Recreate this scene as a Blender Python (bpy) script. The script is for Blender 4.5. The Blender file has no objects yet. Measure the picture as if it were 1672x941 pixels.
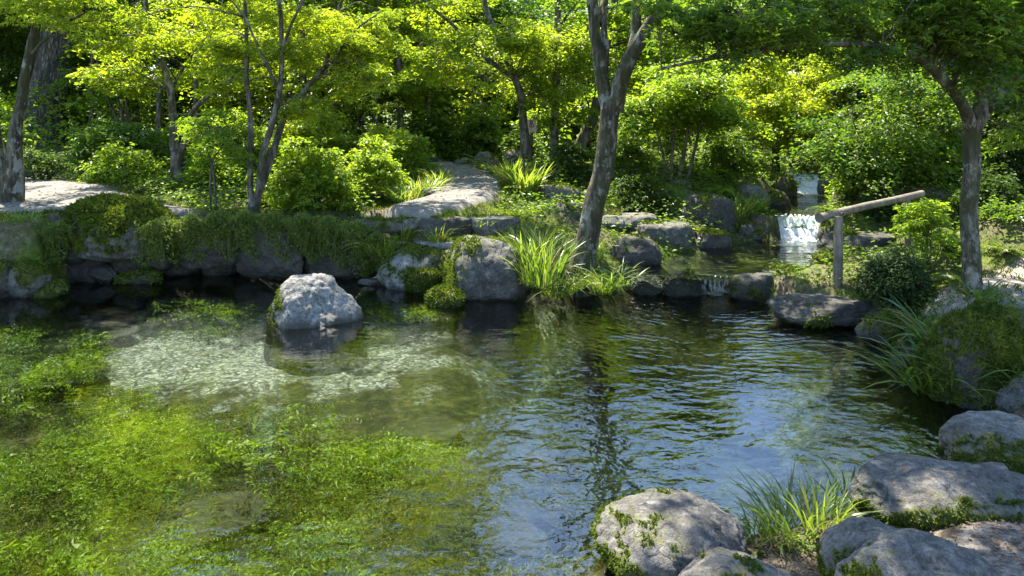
import bpy, math, random
import numpy as np
from mathutils import Vector

R = math.radians
scene = bpy.context.scene
COL = scene.collection
F, CX, HY, H = 1200.0, 836.0, 180.0, 2.2      # photo focal length (px), centre column, horizon row, eye height (m)

# ------------------------------------------------------------------ small maths
def P(px, py, D):                              # photo pixel at distance D -> point in the place
    return np.array([(px - CX) / F * D, D, H - (py - HY) / F * D])
def Gz(px, py, z):                             # photo pixel lying on level z
    D = (H - z) * F / (py - HY)
    return np.array([(px - CX) / F * D, D])
def smooth(a, b, x):
    t = np.clip((x - a) / (b - a), 0, 1)
    return t * t * (3 - 2 * t)

_pr = np.random.RandomState(7).permutation(256)
_perm = np.concatenate([_pr, _pr, _pr])
_grad = np.random.RandomState(8).normal(size=(256, 3))
_grad /= np.linalg.norm(_grad, axis=1)[:, None]
def noise3(p):
    p = np.asarray(p, float)
    i = np.floor(p).astype(int); f = p - i; i &= 255
    u = f * f * f * (f * (f * 6 - 15) + 10)
    out = 0
    for dx in (0, 1):
        for dy in (0, 1):
            for dz in (0, 1):
                h = _perm[_perm[_perm[(i[..., 0] + dx) & 255] + ((i[..., 1] + dy) & 255)] + ((i[..., 2] + dz) & 255)]
                g = _grad[h]
                d = g[..., 0] * (f[..., 0] - dx) + g[..., 1] * (f[..., 1] - dy) + g[..., 2] * (f[..., 2] - dz)
                w = (u[..., 0] if dx else 1 - u[..., 0]) * (u[..., 1] if dy else 1 - u[..., 1]) * (u[..., 2] if dz else 1 - u[..., 2])
                out = out + d * w
    return out * 1.6
def fbm(p, o=4, g=.5):
    s, a, t = 0, 1, 0
    p = np.asarray(p, float)
    for k in range(o):
        s = s + a * noise3(p + 17.3 * k); t += a; a *= g; p = p * 2.03
    return s / t
def sdf(poly, x, y):                           # signed distance to a polygon, negative inside
    poly = np.asarray(poly, float)
    d = np.full(x.shape, 1e9); inside = np.zeros(x.shape, bool)
    n = len(poly)
    for k in range(n):
        a, b = poly[k], poly[(k + 1) % n]
        e = b - a
        wx, wy = x - a[0], y - a[1]
        t = np.clip((wx * e[0] + wy * e[1]) / max(e @ e, 1e-9), 0, 1)
        d = np.minimum(d, (wx - e[0] * t) ** 2 + (wy - e[1] * t) ** 2)
        c = ((a[1] > y) != (b[1] > y)) & (x < (b[0] - a[0]) * (y - a[1]) / ((b[1] - a[1]) if abs(b[1] - a[1]) > 1e-9 else 1e-9) + a[0])
        inside ^= c
    d = np.sqrt(d)
    return np.where(inside, -d, d)

# ------------------------------------------------------------------ mesh building
def mesh_np(name, verts, quads=None, tris=None, mat=None, smooth_shade=True, attrs=None):
    me = bpy.data.meshes.new(name)
    verts = np.ascontiguousarray(verts, np.float32)
    quads = np.zeros((0, 4), np.int32) if quads is None else np.asarray(quads, np.int32).reshape(-1, 4)
    tris = np.zeros((0, 3), np.int32) if tris is None else np.asarray(tris, np.int32).reshape(-1, 3)
    me.vertices.add(len(verts)); me.vertices.foreach_set('co', verts.ravel())
    nl = quads.size + tris.size
    me.loops.add(nl)
    me.loops.foreach_set('vertex_index', np.concatenate([quads.ravel(), tris.ravel()]).astype(np.int32))
    npoly = len(quads) + len(tris)
    me.polygons.add(npoly)
    ls = np.concatenate([np.arange(len(quads)) * 4, quads.size + np.arange(len(tris)) * 3]).astype(np.int32)
    me.polygons.foreach_set('loop_start', ls)
    me.polygons.foreach_set('use_smooth', np.full(npoly, smooth_shade, bool))
    me.update(calc_edges=True)
    for k, (dom, arr) in (attrs or {}).items():
        a = me.attributes.new(k, 'FLOAT', dom)
        a.data.foreach_set('value', np.asarray(arr, np.float32).ravel())
    if mat: me.materials.append(mat)
    return me
def link(name, me, parent=None, loc=None):
    o = bpy.data.objects.new(name, me); COL.objects.link(o)
    if parent is not None: o.parent = parent
    if loc is not None: o.location = [float(v) for v in loc]
    return o
def tag(o, label=None, cat=None, group=None, kind=None):
    if label: o['label'] = label
    if cat: o['category'] = cat
    if group: o['group'] = group
    if kind: o['kind'] = kind
    return o
def empty(name, loc):
    o = bpy.data.objects.new(name, None); COL.objects.link(o)
    o.location = [float(v) for v in loc]; o.empty_display_size = .2
    return o
class MB:                                      # collects pieces of one mesh
    def __init__(s): s.v, s.q, s.t, s.a, s.n = [], [], [], [], 0
    def add(s, v, q=None, t=None, a=None):
        v = np.asarray(v, float).reshape(-1, 3)
        if q is not None and len(q): s.q.append(np.asarray(q).reshape(-1, 4) + s.n)
        if t is not None and len(t): s.t.append(np.asarray(t).reshape(-1, 3) + s.n)
        s.v.append(v); s.n += len(v)
        s.a.append(np.full(len(v), 0.) if a is None else np.asarray(a, float))
    def obj(s, name, mat, parent=None, loc=(0, 0, 0), smooth_shade=True, attr=None):
        v = np.concatenate(s.v) - np.asarray(loc, float)
        me = mesh_np(name, v, np.concatenate(s.q) if s.q else None, np.concatenate(s.t) if s.t else None, mat, smooth_shade,
                     {attr: ('POINT', np.concatenate(s.a))} if attr else None)
        return link(name, me, parent, None if parent is not None else loc)

def catmull(pts, n):
    pts = np.asarray(pts, float)
    if len(pts) == 2: return pts[0] + (pts[1] - pts[0]) * np.linspace(0, 1, n)[:, None]
    ext = np.vstack([2 * pts[0] - pts[1], pts, 2 * pts[-1] - pts[-2]])
    out = []
    per = max(2, int(round(n / (len(pts) - 1))))
    for k in range(len(pts) - 1):
        p0, p1, p2, p3 = ext[k:k + 4]
        t = np.linspace(0, 1, per, endpoint=(k == len(pts) - 2))[:, None]
        out.append(.5 * ((2 * p1) + (-p0 + p2) * t + (2 * p0 - 5 * p1 + 4 * p2 - p3) * t ** 2 + (-p0 + 3 * p1 - 3 * p2 + p3) * t ** 3))
    return np.vstack(out)
def tube(mb, pts, rad, sides=8, rough=0., seed=0, flare=0.):
    pts = np.asarray(pts, float); n = len(pts)
    rad = np.interp(np.linspace(0, 1, n), np.linspace(0, 1, len(rad)), rad)
    T = np.gradient(pts, axis=0); T /= np.linalg.norm(T, axis=1)[:, None] + 1e-9
    ref = np.array([.3, .9, .1]) if abs(T[0] @ np.array([.3, .9, .1])) < .8 else np.array([1., 0, 0])
    U = np.cross(T, ref); U /= np.linalg.norm(U, axis=1)[:, None] + 1e-9
    V = np.cross(T, U)
    a = np.linspace(0, 2 * math.pi, sides, endpoint=False)
    dirs = U[:, None, :] * np.cos(a)[None, :, None] + V[:, None, :] * np.sin(a)[None, :, None]
    r = np.repeat(rad[:, None], sides, 1)
    if flare:
        s = np.linspace(0, 1, n)[:, None]
        r = r * (1 + flare * np.exp(-s * 9) * (1 + .55 * np.sin(a * 3 + seed)[None, :] + .3 * np.sin(a * 5 + 2 * seed)[None, :]))
    if rough:
        q = pts[:, None, :] * 3 + dirs * .7
        r = r * (1 + rough * fbm(q * np.array([1, 1, .6]) * 1.5 + seed * 3.1, 3))
    v = pts[:, None, :] + dirs * r[:, :, None]
    i = np.arange(n - 1)[:, None] * sides; j = np.arange(sides)[None, :]; j2 = (j + 1) % sides
    q = np.stack([i + j, i + j2, i + sides + j2, i + sides + j], -1).reshape(-1, 4)
    mb.add(v.reshape(-1, 3), q)
    tip = (n - 1) * sides
    mb.add(np.vstack([v[-1], pts[-1]]), None, [[k, (k + 1) % sides, sides] for k in range(sides)])

def norm(v): return v / (np.linalg.norm(v, axis=-1, keepdims=True) + 1e-9)
def kites(p, d, n, L, W, fold=.12, droop=.12):
    s = np.cross(n, d); s = norm(s)
    L = L[:, None]; W = W[:, None]
    v = np.stack([p, p + d * L * .45 + s * W + n * L * fold, p + d * L - n * L * droop, p + d * L * .45 - s * W + n * L * fold], 1)
    return v
def leaf_mesh(name, p, d, n, L, wr, tint, mat, palm=False):
    N = len(p)
    if palm:
        s = norm(np.cross(n, d)); V = []
        for a, k in ((-58, .82), (0, 1.), (58, .82)):
            dd = d * math.cos(R(a)) + s * math.sin(R(a))
            V.append(kites(p, dd, n, L * k, L * k * wr * .62))
        v = np.stack(V, 1).reshape(-1, 3); t = np.repeat(tint, 3)
    else:
        v = kites(p, d, n, L, L * wr).reshape(-1, 3); t = tint
    q = np.arange(len(v)).reshape(-1, 4)
    return mesh_np(name, v, q, None, mat, False, {'tint': ('FACE', t)})
def pad_leaves(rng, c, r, th, n, tilt=None, spread=.5):
    """leaves of flattened sprays: centres c (K,3), radius r (K,), n leaves on each"""
    K = len(c); idx = np.repeat(np.arange(K), n); N = len(idx)
    a = rng.uniform(0, 2 * math.pi, N); rad = np.sqrt(rng.uniform(0, 1, N))
    # ragged outline of every spray
    lob = 1 + .35 * np.sin(a * 3 + idx * 1.7) + .2 * np.sin(a * 7 + idx * 2.9)
    rr = r[idx] * rad * lob * .85
    o = np.stack([np.cos(a) * rr, np.sin(a) * rr, rng.normal(0, 1, N) * th * r[idx] - .3 * rad ** 2 * r[idx]], 1)
    if tilt is not None:
        o[:, 2] += (o[:, 0] * tilt[idx, 0] + o[:, 1] * tilt[idx, 1])
    p = c[idx] + o
    out = np.stack([np.cos(a), np.sin(a), np.full(N, -.15)], 1)
    d = norm(out + rng.normal(0, .7, (N, 3)) * np.array([1, 1, .5]))
    nn = norm(np.stack([rng.normal(0, spread, N), rng.normal(0, spread, N), np.ones(N)], 1) + out * .25)
    nn = norm(nn - d * (nn * d).sum(1, keepdims=True))
    return p, d, nn, idx

# ------------------------------------------------------------------ materials
def new_mat(name):
    m = bpy.data.materials.new(name); m.use_nodes = True
    nt = m.node_tree; nt.nodes.clear()
    out = nt.nodes.new('ShaderNodeOutputMaterial')
    return m, nt, out
def nd(nt, t, **kw):
    n = nt.nodes.new(t)
    for k, v in kw.items():
        if k.startswith('i_'):
            key = k[2:]; key = int(key) if key.isdigit() else key.replace('_', ' ')
            n.inputs[key].default_value = v
        else: setattr(n, k, v)
    return n
def ramp(nt, stops, src=None, interp='LINEAR'):
    n = nt.nodes.new('ShaderNodeValToRGB'); cr = n.color_ramp; cr.interpolation = interp
    while len(cr.elements) < len(stops): cr.elements.new(.5)
    for e, (p, c) in zip(cr.elements, stops):
        e.position = p; e.color = (*c, 1) if len(c) == 3 else c
    if src is not None: nt.links.new(src, n.inputs[0])
    return n
def gray(v): return (v, v, v)
def mixc(nt, fac, a, b, mode='MIX'):
    n = nt.nodes.new('ShaderNodeMix'); n.data_type = 'RGBA'; n.blend_type = mode
    for s, i in ((fac, 0), (a, 6), (b, 7)):
        if hasattr(s, 'is_linked'): nt.links.new(s, n.inputs[i])
        else: n.inputs[i].default_value = s if i == 0 else (*s, 1)
    return n.outputs[2]
def math_n(nt, op, a, b=None, clamp=False):
    n = nt.nodes.new('ShaderNodeMath'); n.operation = op; n.use_clamp = clamp
    for s, i in ((a, 0), (b, 1)):
        if s is None: continue
        if hasattr(s, 'is_linked'): nt.links.new(s, n.inputs[i])
        else: n.inputs[i].default_value = s
    return n.outputs[0]
def tex(nt, scale, detail=4, rough=.55, vec=None, stretch=None, dist=0.):
    g = nt.nodes.new('ShaderNodeNewGeometry') if vec is None else None
    v = g.outputs['Position'] if vec is None else vec
    if stretch:
        mp = nd(nt, 'ShaderNodeMapping'); mp.inputs['Scale'].default_value = stretch
        nt.links.new(v, mp.inputs[0]); v = mp.outputs[0]
    n = nd(nt, 'ShaderNodeTexNoise', i_Scale=scale, i_Detail=detail, i_Roughness=rough, i_Distortion=dist)
    nt.links.new(v, n.inputs['Vector'])
    return n.outputs['Fac']

def leaf_mat(name, dark, light, trans=None, tw=.5, rough=.42, spec=.45):
    m, nt, out = new_mat(name); L = nt.links.new
    at = nd(nt, 'ShaderNodeAttribute', attribute_name='tint')
    c = ramp(nt, [(0., (.20, .155, .07)), (.05, (.17, .14, .055)), (.07, dark), (1., light)] if name.startswith('grass') else [(0., dark), (1., light)], at.outputs['Fac'])
    pb = nd(nt, 'ShaderNodeBsdfPrincipled', i_Roughness=rough); pb.inputs['Specular IOR Level'].default_value = spec
    L(c.outputs[0], pb.inputs['Base Color'])
    tr = nd(nt, 'ShaderNodeBsdfTranslucent')
    t = trans or (2.3, 2.0, .9)
    tc = mixc(nt, 1., c.outputs[0], t, 'MULTIPLY')
    L(tc, tr.inputs['Color'])
    mx = nd(nt, 'ShaderNodeMixShader'); mx.inputs[0].default_value = tw
    L(pb.outputs[0], mx.inputs[1]); L(tr.outputs[0], mx.inputs[2]); L(mx.outputs[0], out.inputs[0])
    return m
M = {}
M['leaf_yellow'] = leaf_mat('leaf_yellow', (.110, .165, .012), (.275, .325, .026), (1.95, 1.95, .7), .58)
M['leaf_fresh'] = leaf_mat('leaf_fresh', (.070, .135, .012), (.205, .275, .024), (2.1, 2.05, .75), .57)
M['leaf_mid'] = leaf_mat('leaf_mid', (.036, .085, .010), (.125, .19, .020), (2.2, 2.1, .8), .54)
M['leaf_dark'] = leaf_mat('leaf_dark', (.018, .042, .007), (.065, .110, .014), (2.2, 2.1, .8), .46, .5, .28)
M['leaf_conifer'] = leaf_mat('leaf_conifer', (.022, .046, .012), (.060, .10, .026), (1.7, 1.7, .9), .35, .55, .18)
M['leaf_red'] = leaf_mat('leaf_red', (.16, .10, .022), (.26, .20, .05), (1.8, 1.5, .9), .45)
M['grass_blade'] = leaf_mat('grass_blade', (.045, .095, .014), (.15, .21, .035), (2., 2., .9), .42, .38, .5)
M['grass_light'] = leaf_mat('grass_light', (.085, .15, .018), (.24, .28, .05), (1.9, 1.9, .9), .45, .38, .5)
M['moss_fuzz'] = leaf_mat('moss_fuzz', (.032, .058, .007), (.125, .160, .018), (1.5, 1.5, .8), .3, .8, .1)
M['fern_drape'] = leaf_mat('fern_drape', (.040, .080, .010), (.16, .20, .026), (1.9, 1.9, .8), .42, .5, .4)
M['weed_leaf'] = leaf_mat('weed_leaf', (.035, .095, .005), (.20, .315, .016), (1.8, 1.75, .6), .35, .5, .2)
M['weed_olive'] = leaf_mat('weed_olive', (.030, .045, .006), (.14, .145, .025), (1.5, 1.4, .7), .3, .6, .1)
M['dry_leaf'] = leaf_mat('dry_leaf', (.07, .045, .030), (.24, .17, .12), (1.2, 1.1, .8), .15, .7, .2)

def bark(name, a, b, lichen=.3, moss=.25, sc=1., ridge=0.):
    m, nt, out = new_mat(name); L = nt.links.new
    st = (9 * sc, 9 * sc, 2.2 * sc)
    n1 = tex(nt, 1.6, 5, .65, None, st)
    c = ramp(nt, [(.36, tuple(v * .5 for v in a)), (.48, a), (.62, b)], n1)
    li = ramp(nt, [(.53, gray(0)), (.58, gray(1))], tex(nt, 8, 5, .7, None, (1, 1, .6)))
    lf = math_n(nt, 'MULTIPLY', li.outputs[0], lichen)
    c2 = mixc(nt, lf, c.outputs[0], (.30, .31, .27))
    mo = ramp(nt, [(.47, gray(0)), (.56, gray(1))], tex(nt, 3.6, 6, .7, None, (1, 1, .55)))
    mf = math_n(nt, 'MULTIPLY', mo.outputs[0], moss)
    c3 = mixc(nt, mf, c2, (.035, .037, .010))
    pb = nd(nt, 'ShaderNodeBsdfPrincipled', i_Roughness=.85); pb.inputs['Specular IOR Level'].default_value = .25
    L(c3, pb.inputs['Base Color'])
    hgt = n1
    if ridge:
        g = nd(nt, 'ShaderNodeNewGeometry'); mp = nd(nt, 'ShaderNodeMapping'); mp.inputs['Scale'].default_value = (14, 14, 4)
        L(g.outputs['Position'], mp.inputs[0])
        vo = nd(nt, 'ShaderNodeTexVoronoi', feature='DISTANCE_TO_EDGE', i_Scale=1.); L(mp.outputs[0], vo.inputs['Vector'])
        vr = ramp(nt, [(0., gray(0)), (.25, gray(1))], vo.outputs['Distance'])
        hgt = math_n(nt, 'ADD', n1, vr.outputs[0])
        L(mixc(nt, math_n(nt, 'MULTIPLY', math_n(nt, 'SUBTRACT', 1., vr.outputs[0]), .75), c3, (.03, .026, .02)), pb.inputs['Base Color'])
    bp = nd(nt, 'ShaderNodeBump', i_Strength=.7, i_Distance=.02 if not ridge else .05); L(hgt, bp.inputs['Height'])
    L(bp.outputs[0], pb.inputs['Normal']); L(pb.outputs[0], out.inputs[0])
    return m
M['bark_gray'] = bark('bark_gray', (.058, .048, .036), (.155, .135, .105), .4, .4)
M['bark_brown'] = bark('bark_brown', (.06, .05, .036), (.16, .135, .10), .25, .35)
M['bark_old'] = bark('bark_old', (.07, .065, .06), (.20, .19, .18), .1, .1, .6, 1.)
M['bark_mossy'] = bark('bark_mossy', (.040, .033, .022), (.125, .108, .076), .5, .8)
M['twig'] = bark('twig', (.05, .042, .03), (.12, .10, .07), .1, .2)

def rock_mat(name, a, b, wet_to=.07, lichen=.5):
    m, nt, out = new_mat(name); L = nt.links.new
    n0 = tex(nt, 1.7, 5, .6); n1 = tex(nt, 6.5, 8, .72); n2 = tex(nt, 30, 6, .75); n3 = tex(nt, 110, 3, .7)
    mixn = math_n(nt, 'ADD', math_n(nt, 'MULTIPLY', n0, .45), math_n(nt, 'MULTIPLY', n1, .55))
    c = ramp(nt, [(.36, a), (.5, tuple((x * .55 + y * .45) for x, y in zip(a, b))), (.62, b)], mixn)
    sp = ramp(nt, [(.36, gray(.30)), (.47, gray(.9)), (.60, gray(1.35))], n2)
    c1 = mixc(nt, .85, c.outputs[0], sp.outputs[0], 'MULTIPLY')
    sp3 = ramp(nt, [(.36, gray(.55)), (.5, gray(1)), (.64, gray(1.3))], n3)
    c1 = mixc(nt, .7, c1, sp3.outputs[0], 'MULTIPLY')
    lr = ramp(nt, [(.56, gray(0)), (.62, gray(1))], tex(nt, 13, 7, .75, None, None, .4))
    c2 = mixc(nt, math_n(nt, 'MULTIPLY', lr.outputs[0], lichen), c1, tuple(min(.33, 2. * v) for v in b))
    dk = ramp(nt, [(.56, gray(0)), (.64, gray(1))], tex(nt, 3.6, 6, .7, None, None, .5))
    c2 = mixc(nt, math_n(nt, 'MULTIPLY', dk.outputs[0], .6), c2, (.035, .034, .028))
    gg = nd(nt, 'ShaderNodeNewGeometry'); wn = nd(nt, 'ShaderNodeTexNoise', i_Scale=2.4, i_Detail=5.); L(gg.outputs['Position'], wn.inputs['Vector'])
    wa = nd(nt, 'ShaderNodeVectorMath', operation='MULTIPLY_ADD'); L(wn.outputs['Color'], wa.inputs[0]); wa.inputs[1].default_value = (.9, .9, .9); L(gg.outputs['Position'], wa.inputs[2])
    ve = nd(nt, 'ShaderNodeTexVoronoi', feature='DISTANCE_TO_EDGE', i_Scale=1.7); L(wa.outputs[0], ve.inputs['Vector'])
    ck = ramp(nt, [(.0, gray(0)), (.022, gray(1))], ve.outputs['Distance'])
    c2 = mixc(nt, math_n(nt, 'MULTIPLY', math_n(nt, 'SUBTRACT', 1., ck.outputs[0]), .6), c2, (.025, .024, .018))
    at = nd(nt, 'ShaderNodeAttribute', attribute_name='moss')
    mm = math_n(nt, 'ADD', at.outputs['Fac'], math_n(nt, 'MULTIPLY', math_n(nt, 'SUBTRACT', n2, .5), 1.1))
    mr = ramp(nt, [(.40, gray(0)), (.62, gray(1))], mm)
    mc = ramp(nt, [(.3, (.030, .042, .006)), (.5, (.075, .085, .011)), (.72, (.15, .13, .02))], tex(nt, 11, 5, .7))
    c3 = mixc(nt, mr.outputs[0], c2, mc.outputs[0])
    g = nd(nt, 'ShaderNodeNewGeometry'); sx = nd(nt, 'ShaderNodeSeparateXYZ'); L(g.outputs['Position'], sx.inputs[0])
    zz = math_n(nt, 'ADD', sx.outputs['Z'], math_n(nt, 'MULTIPLY', math_n(nt, 'SUBTRACT', n1, .5), .18))
    wr = nd(nt, 'ShaderNodeMapRange', i_1=wet_to - .03, i_2=wet_to + .03, i_3=1., i_4=0.); L(zz, wr.inputs[0])
    c4 = mixc(nt, math_n(nt, 'MULTIPLY', wr.outputs[0], .82), c3, (.018, .019, .009))
    w2 = nd(nt, 'ShaderNodeMapRange', i_1=-.05, i_2=.0, i_3=1., i_4=0.); L(sx.outputs['Z'], w2.inputs[0])
    c4 = mixc(nt, math_n(nt, 'MULTIPLY', w2.outputs[0], .93), c4, (.020, .022, .007))
    pb = nd(nt, 'ShaderNodeBsdfPrincipled'); pb.inputs['Specular IOR Level'].default_value = .4
    L(c4, pb.inputs['Base Color'])
    rr = nd(nt, 'ShaderNodeMapRange', i_1=0., i_2=1., i_3=.8, i_4=.3); L(wr.outputs[0], rr.inputs[0]); L(rr.outputs[0], pb.inputs['Roughness'])
    hh = math_n(nt, 'ADD', math_n(nt, 'ADD', math_n(nt, 'MULTIPLY', n1, .6), math_n(nt, 'MULTIPLY', ck.outputs[0], .14)), math_n(nt, 'ADD', math_n(nt, 'MULTIPLY', n2, .5), math_n(nt, 'MULTIPLY', n3, .22)))
    bp = nd(nt, 'ShaderNodeBump', i_Strength=.85, i_Distance=.04); L(hh, bp.inputs['Height'])
    L(bp.outputs[0], pb.inputs['Normal']); L(pb.outputs[0], out.inputs[0])
    return m
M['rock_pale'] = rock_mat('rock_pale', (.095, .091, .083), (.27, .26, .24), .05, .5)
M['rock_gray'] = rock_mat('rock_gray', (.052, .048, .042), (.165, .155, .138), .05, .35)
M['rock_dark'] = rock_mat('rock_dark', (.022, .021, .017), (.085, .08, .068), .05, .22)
M['rock_wet'] = rock_mat('rock_wet', (.02, .02, .017), (.07, .066, .058), .40, .05)

def ground_mat():
    m, nt, out = new_mat('ground'); L = nt.links.new
    n1 = tex(nt, 2.2, 7, .65); n2 = tex(nt, 14, 6, .7); n3 = tex(nt, 60, 4, .65)
    soil = ramp(nt, [(.3, (.035, .027, .018)), (.5, (.085, .065, .045)), (.7, (.17, .14, .105))], n2)
    moss = ramp(nt, [(.3, (.030, .050, .008)), (.6, (.085, .115, .016)), (.8, (.16, .17, .03))], n2)
    am = nd(nt, 'ShaderNodeAttribute', attribute_name='moss')
    mf = ramp(nt, [(.38, gray(0)), (.6, gray(1))], math_n(nt, 'ADD', am.outputs['Fac'], math_n(nt, 'SUBTRACT', n1, .5)))
    c = mixc(nt, mf.outputs[0], soil.outputs[0], moss.outputs[0])
    asd = nd(nt, 'ShaderNodeAttribute', attribute_name='sand')
    sand = ramp(nt, [(.3, (.13, .11, .09)), (.6, (.27, .24, .21))], n3)
    sf = ramp(nt, [(.4, gray(0)), (.6, gray(1))], math_n(nt, 'ADD', asd.outputs['Fac'], math_n(nt, 'MULTIPLY', math_n(nt, 'SUBTRACT', n2, .5), .9)))
    c = mixc(nt, sf.outputs[0], c, sand.outputs[0])
    # pond bed: pale gravel, its light-dark cells imitating caustics, dark silt and algae
    g = nd(nt, 'ShaderNodeNewGeometry')
    vo = nd(nt, 'ShaderNodeTexVoronoi', feature='F1', i_Scale=30.)
    wv = nd(nt, 'ShaderNodeTexNoise', i_Scale=5., i_Detail=3.); L(g.outputs['Position'], wv.inputs['Vector'])
    wm = nd(nt, 'ShaderNodeVectorMath', operation='MULTIPLY_ADD'); L(wv.outputs['Color'], wm.inputs[0]); wm.inputs[1].default_value = (.18, .18, .18); L(g.outputs['Position'], wm.inputs[2])
    L(wm.outputs[0], vo.inputs['Vector'])
    st = nd(nt, 'ShaderNodeSeparateColor'); L(vo.outputs['Color'], st.inputs[0])
    gc = ramp(nt, [(0., (.09, .10, .075)), (.35, (.23, .25, .20)), (.75, (.39, .41, .36)), (1., (.60, .61, .58))], st.outputs[0])
    gd = ramp(nt, [(.0, gray(1)), (.55, gray(.85)), (.95, gray(.18))], math_n(nt, 'MULTIPLY', vo.outputs['Distance'], 1.15))
    grav_caustic = mixc(nt, 1., gc.outputs[0], gd.outputs[0], 'MULTIPLY')
    silt = ramp(nt, [(.36, (.006, .008, .003)), (.5, (.028, .032, .009)), (.66, (.10, .09, .032))], tex(nt, 9, 8, .75))
    ap = nd(nt, 'ShaderNodeAttribute', attribute_name='pale')
    pf = ramp(nt, [(.36, gray(0)), (.62, gray(1))], math_n(nt, 'ADD', ap.outputs['Fac'], math_n(nt, 'MULTIPLY', math_n(nt, 'SUBTRACT', tex(nt, 2.2, 7, .7), .5), 2.0)))
    bed = mixc(nt, pf.outputs[0], silt.outputs[0], grav_caustic)
    aw = nd(nt, 'ShaderNodeAttribute', attribute_name='bed')
    c = mixc(nt, aw.outputs['Fac'], c, bed)
    pb = nd(nt, 'ShaderNodeBsdfPrincipled', i_Roughness=.9); pb.inputs['Specular IOR Level'].default_value = .2
    L(c, pb.inputs['Base Color'])
    bp = nd(nt, 'ShaderNodeBump', i_Strength=.8, i_Distance=.03)
    L(math_n(nt, 'ADD', n2, math_n(nt, 'MULTIPLY', n3, .4)), bp.inputs['Height'])
    L(bp.outputs[0], pb.inputs['Normal']); L(pb.outputs[0], out.inputs[0])
    return m
M['ground'] = ground_mat()

def path_mat():
    m, nt, out = new_mat('path_gravel'); L = nt.links.new
    n1 = tex(nt, 1.6, 5, .6); n3 = tex(nt, 70, 4, .7); n2 = tex(nt, 12, 5, .7)
    c = ramp(nt, [(.3, (.13, .12, .105)), (.7, (.25, .238, .218))], n3)
    d = ramp(nt, [(.36, gray(.45)), (.5, gray(.8)), (.64, gray(1.))], tex(nt, 4.5, 7, .7))  # uneven gravel tone, darkened in patches to imitate dappled shade
    c1 = mixc(nt, 1., c.outputs[0], d.outputs[0], 'MULTIPLY')
    e = ramp(nt, [(.60, gray(0)), (.68, gray(1))], n2)
    c2 = mixc(nt, math_n(nt, 'MULTIPLY', e.outputs[0], .55), c1, (.12, .10, .075))
    pb = nd(nt, 'ShaderNodeBsdfPrincipled', i_Roughness=.9); pb.inputs['Specular IOR Level'].default_value = .2
    L(c2, pb.inputs['Base Color'])
    bp = nd(nt, 'ShaderNodeBump', i_Strength=.6, i_Distance=.015); L(n3, bp.inputs['Height']); L(bp.outputs[0], pb.inputs['Normal'])
    L(pb.outputs[0], out.inputs[0])
    return m
M['path'] = path_mat()

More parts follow.
